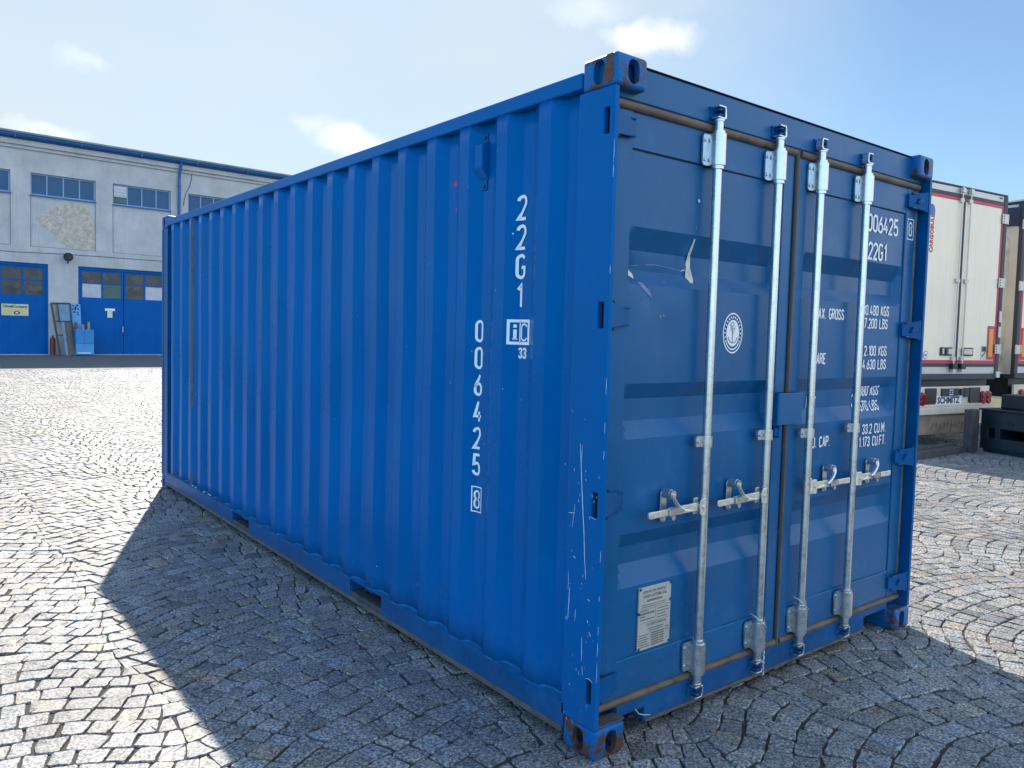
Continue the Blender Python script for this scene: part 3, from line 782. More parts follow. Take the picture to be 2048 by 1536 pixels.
def make_door(xa, xb, pa, pb):
    """xa..xb door leaf, pa..pb pressed panel"""
    zs = sorted(set([.19, .322, .328, 2.278, 2.284, 2.41]+[t for tr in TR for t in tr]+[tr[0]+.006 for tr in TR]+[tr[3]-.006 for tr in TR]+list(np.linspace(.33, 2.27, 60))+list(np.linspace(1.7, 2.0, 20))))
    xs = sorted(set([pa, pa+.003, pa+.039, pb-.039, pb-.003, pb]+list(np.linspace(pa, pb, 40))))
    m = MB().grid([[(x, dsurf(x, z, pa, pb), z) for x in xs] for z in zs])
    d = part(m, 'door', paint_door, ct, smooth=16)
    # frame members
    f = MB().box(xa, pa-.0015, YF-.002, YF+.05, .175, 2.425).box(pb+.0015, xb, YF-.002, YF+.05, .175, 2.425)
    parts(f, 'door_frame', paint_door, d, bevel=.004)
    f = MB().box(pa-.001, pb+.001, YF+.001, YF+.04, 2.284, 2.424).box(pa-.001, pb+.001, YF+.001, YF+.04, .176, .322)
    parts(f, 'door_frame', paint_door, d, bevel=.002)
    # groove shadow
    return d
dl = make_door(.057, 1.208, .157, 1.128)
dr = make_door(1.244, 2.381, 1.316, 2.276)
for d_, xa, xb in ((dl, .057, 1.208), (dr, 1.244, 2.381)):
    g_ = MB()
    for z, r in ((2.433, .0175), (.166, .016)):
        g_.cyl((xa-.012 if d_ is dl else xa+.0005, YF-.002, z), (xb-.0005 if d_ is dl else xb+.01, YF-.002, z), r, n=12)
    parts(g_, 'gasket', gasket_m, d_, smooth=60)
    g_ = MB()
    xx = 1.2165 if d_ is dl else 1.2335; gm_ = gasket_d if d_ is dl else gasket_m
    g_.cyl((xx, YF-.003, .15), (xx, YF-.003, 2.45), .0095 if d_ is dl else .007, n=12)
    if d_ is dl: g_.cyl((xa-.008, YF+.01, .17), (xa-.008, YF+.01, 2.43), .009, n=10)
    else: g_.cyl((xb+.010, YF+.006, .17), (xb+.010, YF+.006, 2.43), .011, n=10)
    parts(g_, 'gasket', gm_, d_, smooth=60)
parts(MB().box(1.2165, 1.235, YF+.012, YF+.03, .17, 2.43), 'gasket', dark_in, dr)
part(MB().box(2.393, 2.414, YF+.02, YF+.03, .17, 2.43), 'gap_shadow', dark_in, ct)
# hinges
for z in hinge_z():
    h = MB().box(-.001+.0012, .0245, .0045, .0255, z-.046, z+.046)
    h.prism([(.026, .012, z-.046), (.158, .048, z-.030), (.158, .048, z+.030), (.026, .012, z+.046)], (0, .010, 0))
    h.box(.03, .15, .036, .046, z+.028, z+.036).box(.03, .15, .036, .046, z-.036, z-.028)
    h.cyl((.034, .026, z-.05), (.034, .026, z+.05), .011, n=12)
    part(h, 'hinge', paint_rail, dl, bevel=.002)
    h = MB().prism([(CW-.026, .008, z-.052), (CW-.165, .046, z-.034), (CW-.165, .046, z+.034), (CW-.026, .008, z+.052)], (0, .012, 0))
    h.box(CW-.15, CW-.04, .030, .044, z+.034, z+.042).box(CW-.15, CW-.04, .030, .044, z-.042, z-.034)
    h.prism([(CW-.115, .022, z-.012), (CW-.095, .016, z-.016), (CW-.06, .010, z+.004), (CW-.095, .014, z+.02)], (0, .008, 0))
    h.cyl((CW-.034, .02, z-.055), (CW-.034, .02, z+.055), .011, n=12)
    part(h, 'hinge', paint_rail, dr, bevel=.002)
# lock box
lb = MB().prism([(1.10, YF-.004, 1.345), (1.10, .018, 1.345), (1.106, .012, 1.345), (1.29, .012, 1.345), (1.296, .018, 1.345), (1.296, YF-.004, 1.345), (1.288, YF-.004, 1.345), (1.288, .02, 1.345), (1.108, .02, 1.345), (1.108, YF-.004, 1.345)], (0, 0, -.145))
lb.box(1.125, 1.287, .0125, .05, 1.205, 1.335)
part(lb, 'lock_box', paint_door, dr, bevel=.003)
part(MB().box(1.095, 1.15, .025, .062, 1.15, 1.185).box(1.12, 1.145, .02, .062, 1.14, 1.192), 'lock_tab', paint_rail, dl, bevel=.003)
# scrapes, with the dent highlights painted in as pale patches
sf = MB(); mapD = lambda x, z: (x, dsurf(x, z, .157, 1.128)-.0022, z)
def blob(mb, pts, mapf):
    c = Vector((sum(p[0] for p in pts)/len(pts), sum(p[1] for p in pts)/len(pts))); n = len(pts); b = len(mb.v)
    for k in (1, .55): 
        for p in pts: q = c+(Vector(p)-c)*k; mb.v.append(mapf(q.x, q.y))
    mb.v.append(mapf(c.x, c.y))
    for i in range(n): j = (i+1) % n; mb.f.append((b+i, b+j, b+n+j, b+n+i)); mb.f.append((b+n+i, b+n+j, b+2*n))
blob(sf, [(.546, 2.04), (.552, 1.98), (.560, 1.92), (.566, 1.87), (.572, 1.82), (.560, 1.806), (.546, 1.806), (.530, 1.83), (.541, 1.87), (.536, 1.885), (.543, 1.93), (.544, 1.98)], mapD)
blob(sf, [(.161, 1.874), (.172, 1.872), (.198, 1.848), (.220, 1.820), (.212, 1.802), (.188, 1.818), (.161, 1.842)], mapD)
sliver(sf, [(.166, 1.97), (.169, 1.93), (.172, 1.90)], .005, mapD)
sliver(sf, [(.505, 1.852), (.52, 1.858), (.541, 1.860)], .002, mapD)
part(sf, 'scrape_highlight_patch', scuff_m, dl)
sm = MB()
blob(sm, [(.225, 1.792), (.25, 1.79), (.29, 1.76), (.305, 1.735), (.28, 1.745), (.24, 1.772)], mapD)
sliver(sm, [(.22, 1.855), (.35, 1.868), (.50, 1.855)], .0018, mapD)
for x, z, a in ((.352, 1.665, .008), (.370, 1.668, .007), (.178, .79, .008), (.172, .745, .005), (.385, 1.80, .006)): blob(sm, [(x+a*math.cos(t), z+a*.5*math.sin(t)) for t in np.linspace(0, 6.283, 8)[:-1]], mapD)
part(sm, 'smudge', smudge_m, dl)
rv = MB()
for x, z, in ((.549, 2.136),): rv.cyl((x, YF+.006, z), (x, YF-.001, z), .007, n=10)
parts(rv, 'rivet', galv, dl, smooth=40)
# weld line highlights at bottom seam
parts(MB().box(.16, 1.126, YF+.0, YF+.0035, .3225, .3265), 'seam', weld, dl)
parts(MB().box(1.318, 2.274, YF+.0, YF+.0035, .3225, .3265), 'seam', weld, dr)
parts(MB().box(.16, 1.126, YF+.0045, YF+.0065, 2.2785, 2.2835), 'seam', dark_in, dl)
parts(MB().box(1.318, 2.274, YF+.0045, YF+.0065, 2.2785, 2.2835), 'seam', dark_in, dr)

# door lettering
tl = MB(); mapR = lambda x, z: (x, (dsurf(x, z, 1.316, 2.276) if 1.316 < x < 2.276 else YF)-.0035, z)
def rtext(s, xr, z0, h, wf, slant=0, wd=.14): stroke_text(tl, s, xr-text_w(s, h, wf)+(.56-.38)*h*wf, z0, h, mapR, wd=wd, wf=wf, slant=slant)
rtext('006425', 2.198, 2.150, .092, 1.06)
rtext('22G1', 2.085, 2.008, .092, 1.02)
mapF = lambda x, z: (x, YF-.0035, z)
stroke_text(tl, '8', 2.311, 2.165, .076, mapF, wd=.10, wf=1.0); rect(tl, 2.292, 2.148, 2.360, 2.256, .0045, mapF)
H5 = .0545
rtext('30.480 KGS', 2.148, 1.723, H5, .98); rtext('67.200 LBS', 2.140, 1.655, H5, .98)
rtext('2.100 KGS', 2.145, 1.513, H5, .98); rtext('4.630 LBS', 2.145, 1.442, H5, .98)
rtext('28.380 KGS', 2.150, 1.300, H5, .98, slant=.16); rtext('62.570 LBS', 2.144, 1.222, H5, .98, slant=.04)
rtext('33.2 CU.M.', 2.180, 1.103, H5, .98); rtext('1.173 CU.FT.', 2.186, 1.036, H5, .98)
stroke_text(tl, 'MAX. GROSS', 1.436, 1.690, H5, mapR, wd=.14, wf=.94)
stroke_text(tl, 'TARE', 1.447, 1.472, H5, mapR, wd=.14, wf=.90)
stroke_text(tl, 'NET', 1.462, 1.256, H5, mapR, wd=.14, wf=.98)
stroke_text(tl, 'CU. CAP.', 1.440, 1.064, H5, mapR, wd=.14, wf=.94)
part(tl, 'door_lettering', white_p, dr)
# emblem
em = MB(); ec = (.811, 1.608); ea, eb = .066, .084
def ell(a, b, n=40, k=1.): return [(ec[0]+a*k*math.cos(t), ec[1]+b*k*math.sin(t)) for t in np.linspace(0, 2*math.pi, n+1)]
me_ = lambda x, z: (x, dsurf(x, z, .157, 1.128)-.0022, z)
ribbon(em, ell(ea, eb), .006, me_, .01)
b0 = len(em.v); pts = ell(ea*.68, eb*.68, 32)[:-1]; em.v += [me_(*p) for p in pts]+[me_(*ec)]
for i in range(32): em.f.append((b0+i, b0+(i+1) % 32, b0+32))
for t in np.linspace(0, 2*math.pi, 25)[:-1]:
    if math.sin(t) < -.75: continue
    ribbon(em, [(ec[0]+ea*.76*math.cos(t), ec[1]+eb*.76*math.sin(t)), (ec[0]+ea*.87*math.cos(t), ec[1]+eb*.87*math.sin(t))], .007, me_, .01)
ribbon(em, [(ec[0]+ea*.83*math.cos(t), ec[1]+eb*.83*math.sin(t)) for t in np.linspace(R(215), R(325), 12)], .006, me_, .01)
emo = part(em, 'emblem', white_p, dl)
an = MB(); ma = lambda x, z: (x, dsurf(x, z, .157, 1.128)-.0034, z)
ribbon(an, [(ec[0]-.004, ec[1]+.030), (ec[0]-.002, ec[1]-.040)], .005, ma, .01)
ribbon(an, [(ec[0]-.030, ec[1]-.016)]+[(ec[0]+.030*math.cos(t), ec[1]-.016+.026*math.sin(t)) for t in np.linspace(R(190), R(350), 10)]+[(ec[0]+.028, ec[1]-.016)], .005, ma, .01)
ribbon(an, [(ec[0]+.010*math.cos(t)-.004, ec[1]+.038+.010*math.sin(t)) for t in np.linspace(0, 6.28, 12)], .004, ma, .01)
ribbon(an, [(ec[0]-.018, ec[1]+.016), (ec[0]+.014, ec[1]+.020)], .004, ma, .01)
ribbon(an, [(ec[0]-.020, ec[1]+.040), (ec[0]+.0, ec[1]-.006), (ec[0]+.016, ec[1]+.030)], .003, ma, .01)
part(an, 'emblem_anchor', emb_grey, dl)
# data plate
dpx0, dpx1, dpz0, dpz1 = .277, .466, .338, .592
part(MB().box(dpx0, dpx1, YF-.0025, YF+.0045, dpz0, dpz1), 'data_plate', plate_m, dl, bevel=.001)
tx = []
def ptext(s, x, z, size, xs): tx.append(place_text(font_text(s, size, .0003, xs), (x, YF-.0032, z), (1, 0, 0), (0, 0, 1)))
ptext('APPROVED FOR TRANSPORT', .300, .567, .0145, .72)
ptext('UNDER CUSTOMS SEAL', .300, .548, .0165, .80)
ptext('CSC SAFETY APPROVAL', .322, .432, .0145, .78)
bars = MB()
def line(x0, x1, z, h=.0045): bars.box(x0, x1, YF-.0034, YF-.0026, z-h/2, z+h/2)
line(.325, .415, .535, .008)
for z in (.519, .511): line(.295, .435, z, .0028)
for k, z in enumerate((.497, .485, .473, .461)):
    line(.285, .285+(.05, .085, .03, .085)[k], z, .004 if k != 1 else .008); line(.385, .385+(.065, .07, .05, .06)[k], z-.004, .0035)
line(.283, .462, .503, .0012); line(.376, .3772, .482, .042); line(.283, .462, .447, .0012)
line(.335, .425, .420, .004); line(.345, .42, .411, .0035)
for k in range(6): z = .398-k*.0095; line(.283, .283+(.05, .045, .055, .05, .053, .06)[k], z, .0038); line(.356, .40, z+.001, .006); line(.403, .43, z+.001, .005)
part(join_meshes(tx+[bars.mesh('b')]), 'plate_text', pm('plate_ink', (.17, .16, .15), .6), dl)
part(MB().box(.438, .458, YF-.0034, YF-.0026, .408, .412).box(.438, .456, YF-.0034, YF-.0026, .398, .401), 'plate_text', ink_red, dl)
rv = MB()
for x, z in ((dpx1-.004, dpz1-.004), (dpx1-.003, .518), (dpx0+.003, .488), (dpx1-.005, dpz0+.008), (dpx0+.006, dpz0+.006), (dpx0+.006, dpz1-.006)): rv.cyl((x, YF+.004, z), (x, YF-.006, z), .0055, n=10)
parts(rv, 'rivet', paint_rail, dl)

# locking bars
BX = (.607, 1.030, 1.366, 1.780); BYC = .020; BR = .0182
for i, x in enumerate(BX):
    m = MB().cyl((x, BYC, .200), (x, BYC, 2.395), BR, n=28)
    bar = part(m, 'locking_bar', galv, ct, smooth=40)
    for top in (1, 0):
        zc, zh = (2.3415, .0625) if top else (.2535, .0605)
        # half-round housing with flange on its left
        sec = [(x-.0335, BYC+.034)]+[(x+.032*math.cos(t), BYC+.032*math.sin(t)) for t in np.linspace(R(180), R(360), 13)]+[(x+.0335, BYC+.034)]
        m = MB().prism([(a, b, zc-zh) for a, b in sec], (0, 0, 2*zh))
        st_ = [(x-.062+.008, zc-zh), (x-.03, zc-zh), (x-.03, zc+zh), (x-.054, zc+zh), (x-.062, zc+zh-.01), (x-.062, zc-zh+.01)]
        m.prism([(a, BYC+.026, z) for a, z in st_], (0, .008, 0))
        part(m, 'bar_bracket', galv, bar, smooth=40)
        bl = MB()
        for zz_ in (zc-zh*.62, zc+zh*.62):
            bl.cyl((x-.048, BYC+.027, zz_), (x-.048, BYC+.021, zz_), .0085, n=10)
        parts(bl, 'rivet', galv, bar, smooth=40)
        bl = MB()
        for zz_ in (zc-zh*.66, zc+zh*.66): bl.cyl((x+.0285, BYC-.0175, zz_), (x+.0235, BYC-.013, zz_), .0055, n=10)
        parts(bl, 'bolt_hole', black_hole, bar)
        s = 1 if top else -1; z1 = zc+s*zh
        m = MB().cyl((x, BYC, z1), (x, BYC, z1+s*.012), .026, n=24).cyl((x, BYC, z1+s*.012), (x, BYC, z1+s*.050), .0175, n=24).cyl((x, BYC, z1+s*.050), (x, BYC, z1+s*.058), .0215, n=24)
        m.cyl((x, BYC, zc-s*(zh+.014)), (x, BYC, zc-s*zh), .026, n=24)
        parts(m, 'bar_end', galv, bar, smooth=40)
        # cam hook: C shaped plate
        zb = z1+s*.060; wv = .006
        cpts = [(x-.026, zb), (x+.024, zb), (x+.028, zb+s*.012), (x+.024, zb+s*.046), (x+.020, zb+s*.052), (x-.022, zb+s*.052), (x-.022, zb+s*.045), (x+.014, zb+s*.045), (x+.019, zb+s*.036), (x+.019, zb+s*.012), (x+.014, zb+s*.007), (x-.026, zb+s*.007)]
        if i >= 2: cpts = [(2*x-a, b) for a, b in cpts] if top else [(a, b) for a, b in cpts]
        m = MB().prism([(a, BYC-.016, b) for a, b in cpts], (0, .034, 0))
        part(m, 'cam_hook', galv, bar, bevel=.002)
        # keeper welded to the frame
        zk = zb+s*.026
        m = MB()
        m.prism([(x-.030, .0505, zk-.026), (x+.034, .0505, zk-.026), (x+.038, .0505, zk), (x+.034, .0505, zk+.026), (x-.030, .0505, zk+.026), (x-.024, .0505, zk)], (0, -.007, 0))
        m.box(x-.012, x+.008, .010, .049, zk-.016, zk-.007).box(x-.012, x+.008, .010, .049, zk+.007, zk+.016)
        m.box(x+.018, x+.030, .012, .049, zk-.022, zk+.022)
        part(m, 'cam_keeper', paint_rail, bar, bevel=.002)
    # guide in the middle
    zc = (1.160, 1.162, 1.150, 1.154)[i]
    m = MB().cyl((x, BYC, zc-.022), (x, BYC, zc+.022), .0245, n=24)
    m.prism([(x-.050, BYC+.008, zc-.022), (x-.02, BYC+.008, zc-.022), (x-.02, BYC+.008, zc+.022), (x-.050, BYC+.008, zc+.022), (x-.055, BYC+.008, zc+.016), (x-.055, BYC+.008, zc-.016)], (0, .012, 0))
    m.cyl((x-.040, BYC+.008, zc), (x-.040, BYC+.002, zc), .008, n=10)
    part(m, 'bar_guide', galv, bar, smooth=40)
    bl = MB().cyl((x+.0235, BYC-.009, zc), (x+.018, BYC-.008, zc), .006, n=10); parts(bl, 'bolt_hole', black_hole, bar)
    # handle
    s = -1 if i < 2 else 1; hz = .895
    X = lambda a: x+s*a
    hub = MB()
    hub.prism([(X(.008), BYC-.021, hz-.034), (X(.046), BYC-.026, hz-.034), (X(.050), BYC-.026, hz-.028), (X(.050), BYC-.026, hz+.026), (X(.044), BYC-.026, hz+.034), (X(.012), BYC-.021, hz+.034)], (0, .008, 0))
    hub.box(min(X(.030), X(.056)), max(X(.030), X(.056)), BYC+.006, BYC+.013, hz-.034, hz+.034)
    hub.cyl((X(.034), BYC-.030, hz), (X(.034), BYC+.012, hz), .007, n=12)
    part(hub, 'handle_hub', zinc, bar, bevel=.002)
    hd = MB()
    e0, e1, e2 = .058, .24, .355
    hd.prism([(X(.046), BYC-.012, hz-.017), (X(e1-.02), BYC-.012, hz-.017), (X(e1), BYC-.016, hz-.013), (X(e2-.006), BYC-.022, hz-.014), (X(e2), BYC-.022, hz-.008), (X(e2), BYC-.022, hz+.010), (X(e2-.006), BYC-.022, hz+.014), (X(e1), BYC-.016, hz+.012), (X(e1-.02), BYC-.012, hz+.016), (X(.046), BYC-.012, hz+.018)], (0, .010, 0))
    part(hd, 'handle', zinc, bar, bevel=.0025)
    # catch: oval base plate, latch arm, seal nub
    kx = X(.213)
    ka = MB().prism([(a, .052, b) for a, b in stadium(kx, .910, .036, .134, 8)], (0, .006, 0))
    ka.prism([(a, .012, b) for a, b in stadium(kx, .963, .030, .040, 8)], (0, .038, 0))
    ka.cyl((kx, .006, .966), (kx, .014, .966), .008, n=12)
    ka.cyl((kx, .054, .856), (kx, .044, .856), .008, n=12)
    part(ka, 'handle_catch', galv, bar, bevel=.002)
    la = MB().tube([(kx, .002, .966), (kx+s*0, .000, .948), (X(.200), .000, .930), (X(.184), .000, .914), (X(.166), .001, .903), (X(.152), .002, .897)], .0085, 10)
    la.prism([(a, .002, b) for a, b in stadium(kx, .963, .034, .036, 8)], (0, .008, 0))
    la.prism([(X(.238), -.008, .884), (X(.238), -.008, .908), (X(.205), -.010, .914), (X(.165), -.009, .900), (X(.170), -.009, .884)], (0, .007, 0))
    la.cyl((kx, -.004, .872), (kx, .03, .872), .0105, n=12)
    part(la, 'latch', galv, bar, smooth=40)
# wires twisted round the two middle bars
def wire(x, z, drop, n_):
    pts = [(x-.040, BYC+.02, z+.055), (x-.042, BYC-.012, z+.048), (x-.02, BYC-.034, z+.02), (x+.012, BYC-.034, z-.004), (x+.036, BYC-.014, z-.02)]
    for k in range(n_):
        t = k/(n_-1); pts.append((x+.038+.004*math.sin(k*1.9), BYC-.008+.004*math.cos(k*1.9), z-.03-drop*t))
    a = MB().tube(pts, .0026, 7)
    pts2 = [(x+.030, BYC-.006, z+.03)]+[(px+.004*math.sin(k*1.9+2.4), py+.004*math.cos(k*1.9+2.4), pz) for k, (px, py, pz) in enumerate(pts[5:])]
    a.tube(pts2, .0024, 7); return a
tag(part(wire(BX[1], .30, .21, 30), 'seal_wire', wire_m, None, smooth=60), 'long twisted seal wire hanging beside the bottom of the second locking bar', 'wire', 'seal wires')
tag(part(wire(BX[2], .315, .05, 9), 'seal_wire', wire_m, None, smooth=60), 'short seal wire looped round the bottom bracket of the third locking bar', 'wire', 'seal wires')

# ================================================================== BUILDING
BO = Vector((1.56, 38.86, 0)); BU = Vector((.9983, .0581, 0)).normalized(); BN = Vector((-BU.y, BU.x, 0))
bd = thing('industrial_building', 'long white rendered workshop building with blue gutter, blue doors and rows of high windows', 'building', tuple(BO))
def B(s, d, z): return BO+BU*s+BN*d+Vector((0, 0, z))   # d>0 = into the building
def bbox(m, s0, s1, d0, d1, z0, z1):
    c = B((s0+s1)/2, (d0+d1)/2, (z0+z1)/2); return m.obox(c, BU*((s1-s0)/2), BN*((d1-d0)/2), (0, 0, (z1-z0)/2))
S0, S1 = -16., 30.
bays = [-2.18-3.36*3, -2.18-3.36*2, -2.18-3.36, -2.18, 1.165, 4.49, 7.91, 11.3, 14.7, 18.1, 21.5, 24.9]
doors = [(-1.90, 1.83), (3.03, 6.95), (12.0, 16.0)]
holes = [(b, b+2.6, 7.05, 8.02) for b in bays]+[(b, b+2.6, 4.81, 7.0) for b in bays]+[(a, b, 0, 4.06) for a, b in doors]
ss = sorted(set([S0, S1]+[h[0] for h in holes]+[h[1] for h in holes])); zs = sorted(set([-.3, 9.6]+[h[2] for h in holes]+[h[3] for h in holes]))
m = MB()
for a, b in zip(ss[:-1], ss[1:]):
    run = None
    for c, d in zip(zs[:-1], zs[1:]):
        cs, cz = (a+b)/2, (c+d)/2
        if any(h[0] < cs < h[1] and h[2] < cz < h[3] for h in holes):
            if run: bbox(m, a, b, 0, .35, run[0], run[1]); run = None
        else: run = (run[0], d) if run else (c, d)
    if run: bbox(m, a, b, 0, .35, run[0], run[1])
# interior-side wall faces between boxes coincide harmlessly edge to edge
part(m, 'wall', plaster, bd)
m = MB(); bbox(m, S0, S1, 14, 14.4, -.3, 11.6); bbox(m, S0-.3, S0-.02, 0, 14, -.3, 9.5); bbox(m, S1+.02, S1+.3, 0, 14, -.3, 9.5); parts(m, 'rear_wall', plaster, bd)
m = MB()
for b in bays: bbox(m, b+.004, b+2.596, .035, .34, 4.812, 6.998)
parts(m, 'spandrel_panel', plaster, bd)
m = MB()
for b in bays:
    bbox(m, b-.012, b+.012, -.003, .03, 4.80, 7.0); bbox(m, b-.012, b+2.6, -.0035, .03, 4.79, 4.812); bbox(m, b+2.59, b+2.605, -.003, .03, 4.812, 7.0)
part(m, 'panel_joint', plaster_d, bd)  # darker strips along the side and lower panel edges
m = MB(); bbox(m, S0, S1, -.22, -.002, 9.12, 9.34); bbox(m, S0, S1, -.10, -.0025, 8.98, 9.118); part(m, 'cornice', plaster, bd, bevel=.01)
m = MB().prism([B(S0-.3, -.5, 9.56), B(S0-.3, -.42, 9.66), B(S0-.3, 14.6, 11.9), B(S0-.3, 14.6, 11.8)], BU*(S1-S0+.6)); part(m, 'roof', roof_m, bd)
m = MB()
m.prism([B(S0, -.40+.14*math.cos(t), 9.52+.13*math.sin(t)) for t in np.linspace(math.pi, 2*math.pi, 9)], BU*(S1-S0)); bbox(m, S0, S1, -.27, -.24, 9.35, 9.60)
for k in range(18): 
    s = S0+1.2+k*2.55; bbox(m, s, s+.04, -.56, -.25, 9.36, 9.545)
part(m, 'gutter', b_blue_d, bd)
m = MB(); pth = [B(7.46, -.38, 9.45), B(7.46, -.34, 9.25), B(7.46, -.12, 8.85), B(7.46, -.10, 8.6), B(7.46, -.10, .2)]
m.tube(pth, .065, 10)
for z in (8.3, 6.4, 4.6, 2.6): m.cyl(B(7.46, -.10, z-.04), B(7.46, -.10, z+.04), .08, n=12)
part(m, 'downpipe', b_blue_d, bd, smooth=40)
m = MB().tube([B(8.06, -.02, 9.1), B(8.08, -.02, 8.8), B(7.98, -.02, 8.35), B(7.80, -.02, 8.0), B(7.72, -.02, 7.6), B(7.70, -.02, 7.4)], .012, 6)
parts(m, 'cable', dark_metal, bd)
m = MB().tube([B(-6, -.015, 4.55), B(-2, -.015, 4.50), B(.6, -.015, 4.50), B(2.5, -.015, 4.56), B(6.7, -.015, 4.58), B(12, -.015, 4.56)], .011, 6)
parts(m, 'cable', dark_metal, bd)
for bi, b in enumerate(bays):
    f = MB(); z0, z1 = 7.052, 8.018
    bbox(f, b+.005, b+2.595, .10, .16, z0, z0+.07); bbox(f, b+.005, b+2.595, .10, .16, z1-.06, z1)
    bbox(f, b+.005, b+.065, .10, .16, z0+.0705, z1-.0605); bbox(f, b+2.535, b+2.595, .10, .16, z0+.0705, z1-.0605)
    for k in (1, 2, 3): s = b+2.6*k/4; bbox(f, s-.025, s+.025, .095, .165, z0+.0702, z1-.0602)
    wo_ = part(f, 'window', frame_pale, bd)
    sl_ = MB(); bbox(sl_, b-.03, b+2.63, -.05, .099, 7.006, 7.051); part(sl_, 'sill', b_blue_d, wo_)
    g1 = MB(); bbox(g1, b+.02, b+2.58, .12, .14, z0+.02, z1-.02); part(g1, 'pane', glass_up, wo_)
    if bi == 5:
        a = MB(); bbox(a, 4.55, 5.10, .05, .094, 7.42, 7.93)
        for k in range(3): bbox(a, 4.57, 5.08, .03, .0495, 7.50+k*.14, 7.54+k*.14)
        parts(a, 'vent_louvre', pane_white, wo_)
        a = MB(); bbox(a, 4.56, 5.09, .08, .094, 7.16, 7.40); parts(a, 'vent_louvre', pane_teal, wo_)
# doors
def garage(s0, s1, panes):
    f = MB(); bbox(f, s0+.004, s1-.004, .08, .14, 3.93, 4.056); bbox(f, s0+.004, s0+.10, .08, .14, 0.02, 3.9295); bbox(f, s1-.10, s1-.004, .08, .14, .02, 3.9295)
    d = part(f, 'garage_door', b_blue, bd)
    mid = (s0+s1)/2
    lf = MB()
    for a, b in ((s0+.101, mid-.012), (mid+.012, s1-.101)):
        bbox(lf, a, b, .12, .17, .03, 2.66)
        for st in (a, b-.09): bbox(lf, st, st+.09, .115, .175, 2.661, 3.925)
        bbox(lf, a+.0905, b-.0905, .118, .172, 3.84, 3.925); c = (a+b)/2
        bbox(lf, c-.035, c+.035, .118, .172, 2.6605, 3.8395); bbox(lf, a+.0905, c-.0355, .12, .17, 3.29, 3.34); bbox(lf, c+.0355, b-.0905, .12, .17, 3.29, 3.34)
        bbox(lf, a+.35, a+.365, .114, .1195, .05, 2.4); bbox(lf, a+.02, b-.02, .112, .1195, 2.42, 2.47); bbox(lf, b-.4, b-.385, .114, .1195, .05, 2.4)
    parts(lf, 'leaf', b_blue, d)
    for k, (a, b) in enumerate(((s0+.101, mid-.012), (mid+.012, s1-.101))):
        c = (a+b)/2
        for j, (p, q) in enumerate(((a+.08, c-.03), (c+.03, b-.08))):
            for l, (u_, v_) in enumerate(((2.65, 3.30), (3.33, 3.85))):
                g = MB(); bbox(g, p, q, .14, .15, u_, v_); part(g, 'pane', panes.get((k, j, l), glass_dn), d)
    h = MB(); bbox(h, mid-.07, mid-.03, .07, .10, 1.08, 1.34); part(h, 'handle', tr_steel, d)
    th = MB(); bbox(th, s0, s1, -.05, .2, -.02, .022); part(th, 'threshold', plaster, d)
    return d
garage(-1.90, 1.83, {})
garage(3.03, 6.95, {(0, 0, 0): pane_white, (0, 1, 0): pane_teal, (1, 1, 0): pane_white})
garage(12.0, 16.0, {})
ix = MB(); bbox(ix, S0+.1, S1-.1, .9, .95, 0, 9); part(ix, 'interior_backing', dark_in, bd)
pts = [(1.38, 6.02), (1.52, 6.22), (1.87, 6.45), (2.2, 6.66), (2.64, 6.87), (2.95, 6.93), (3.24, 6.92), (3.42, 6.78), (3.51, 6.61), (3.64, 6.30), (3.72, 5.97), (3.745, 5.4), (3.74, 4.86), (3.2, 4.84), (2.55, 4.88), (2.3, 5.1), (2.06, 5.42), (1.8, 5.62), (1.55, 5.82)]
fine = []
for a, b in zip(pts, pts[1:]+pts[:1]):
    for k in range(4): t = k/4; fine.append((a[0]*(1-t)+b[0]*t+rnd.uniform(-.012, .012), a[1]*(1-t)+b[1]*t+rnd.uniform(-.012, .012)))
part(MB().prism([B(a, .028, z) for a, z in fine], BN*.02), 'bare_plaster_patch', old_plaster, bd)
# wall lamp
wl = thing('wall_lamp', 'small dark outdoor floodlight on the render between the two blue doors', 'lamp', tuple(B(2.6, 0, 4.4)))
m = MB(); bbox(m, 2.55, 2.65, -.12, -.002, 4.44, 4.60); m.cyl(B(2.60, -.10, 4.50), B(2.56, -.34, 4.42), .10, .20, n=14); m.cyl(B(2.57, -.28, 4.3), B(2.55, -.25, 4.12), .035, n=10)
part(m, 'lamp_housing', dark_metal, wl)
m = MB().cyl(B(2.558, -.345, 4.42), B(2.556, -.352, 4.418), .13, n=14); part(m, 'lamp_glass', glass_dn, wl)
# sign on left door
sg = thing('sign_board', 'cream company sign with dark lettering and a small emblem on the left blue door', 'sign', tuple(B(.55, .10, 1.97)))
m = MB(); bbox(m, .06, 1.07, .085, .113, 1.72, 2.225); part(m, 'board', sign_y, sg)
t1 = place_text(font_text('Okna&Company', .165, .006, .83), B(.105, .083, 2.07), BU, (0, 0, 1))
m = MB()
for k in range(5): bbox(m, .13+(.12 if k == 0 else 0), (.80 if k == 0 else .98), .081, .0845, 1.985-k*.05, 1.992-k*.05)
part(t1, 'sign_text', ink, sg)
part(m, 'sign_lines', pm('ochre_ink', (.42, .33, .10), .6), sg)
m = MB(); m.prism([B(.63+.12*math.cos(t), .078, 1.84+.075*math.sin(t)) for t in np.linspace(0, 6.283, 17)[:-1]], BN*.003); part(m, 'sign_emblem', ink, sg)
m = MB(); m.prism([B(.63+.06*math.cos(t), .0745, 1.84+.03*math.sin(t)) for t in np.linspace(0, 6.283, 17)[:-1]], BN*.003); part(m, 'sign_emblem', white_p, sg)
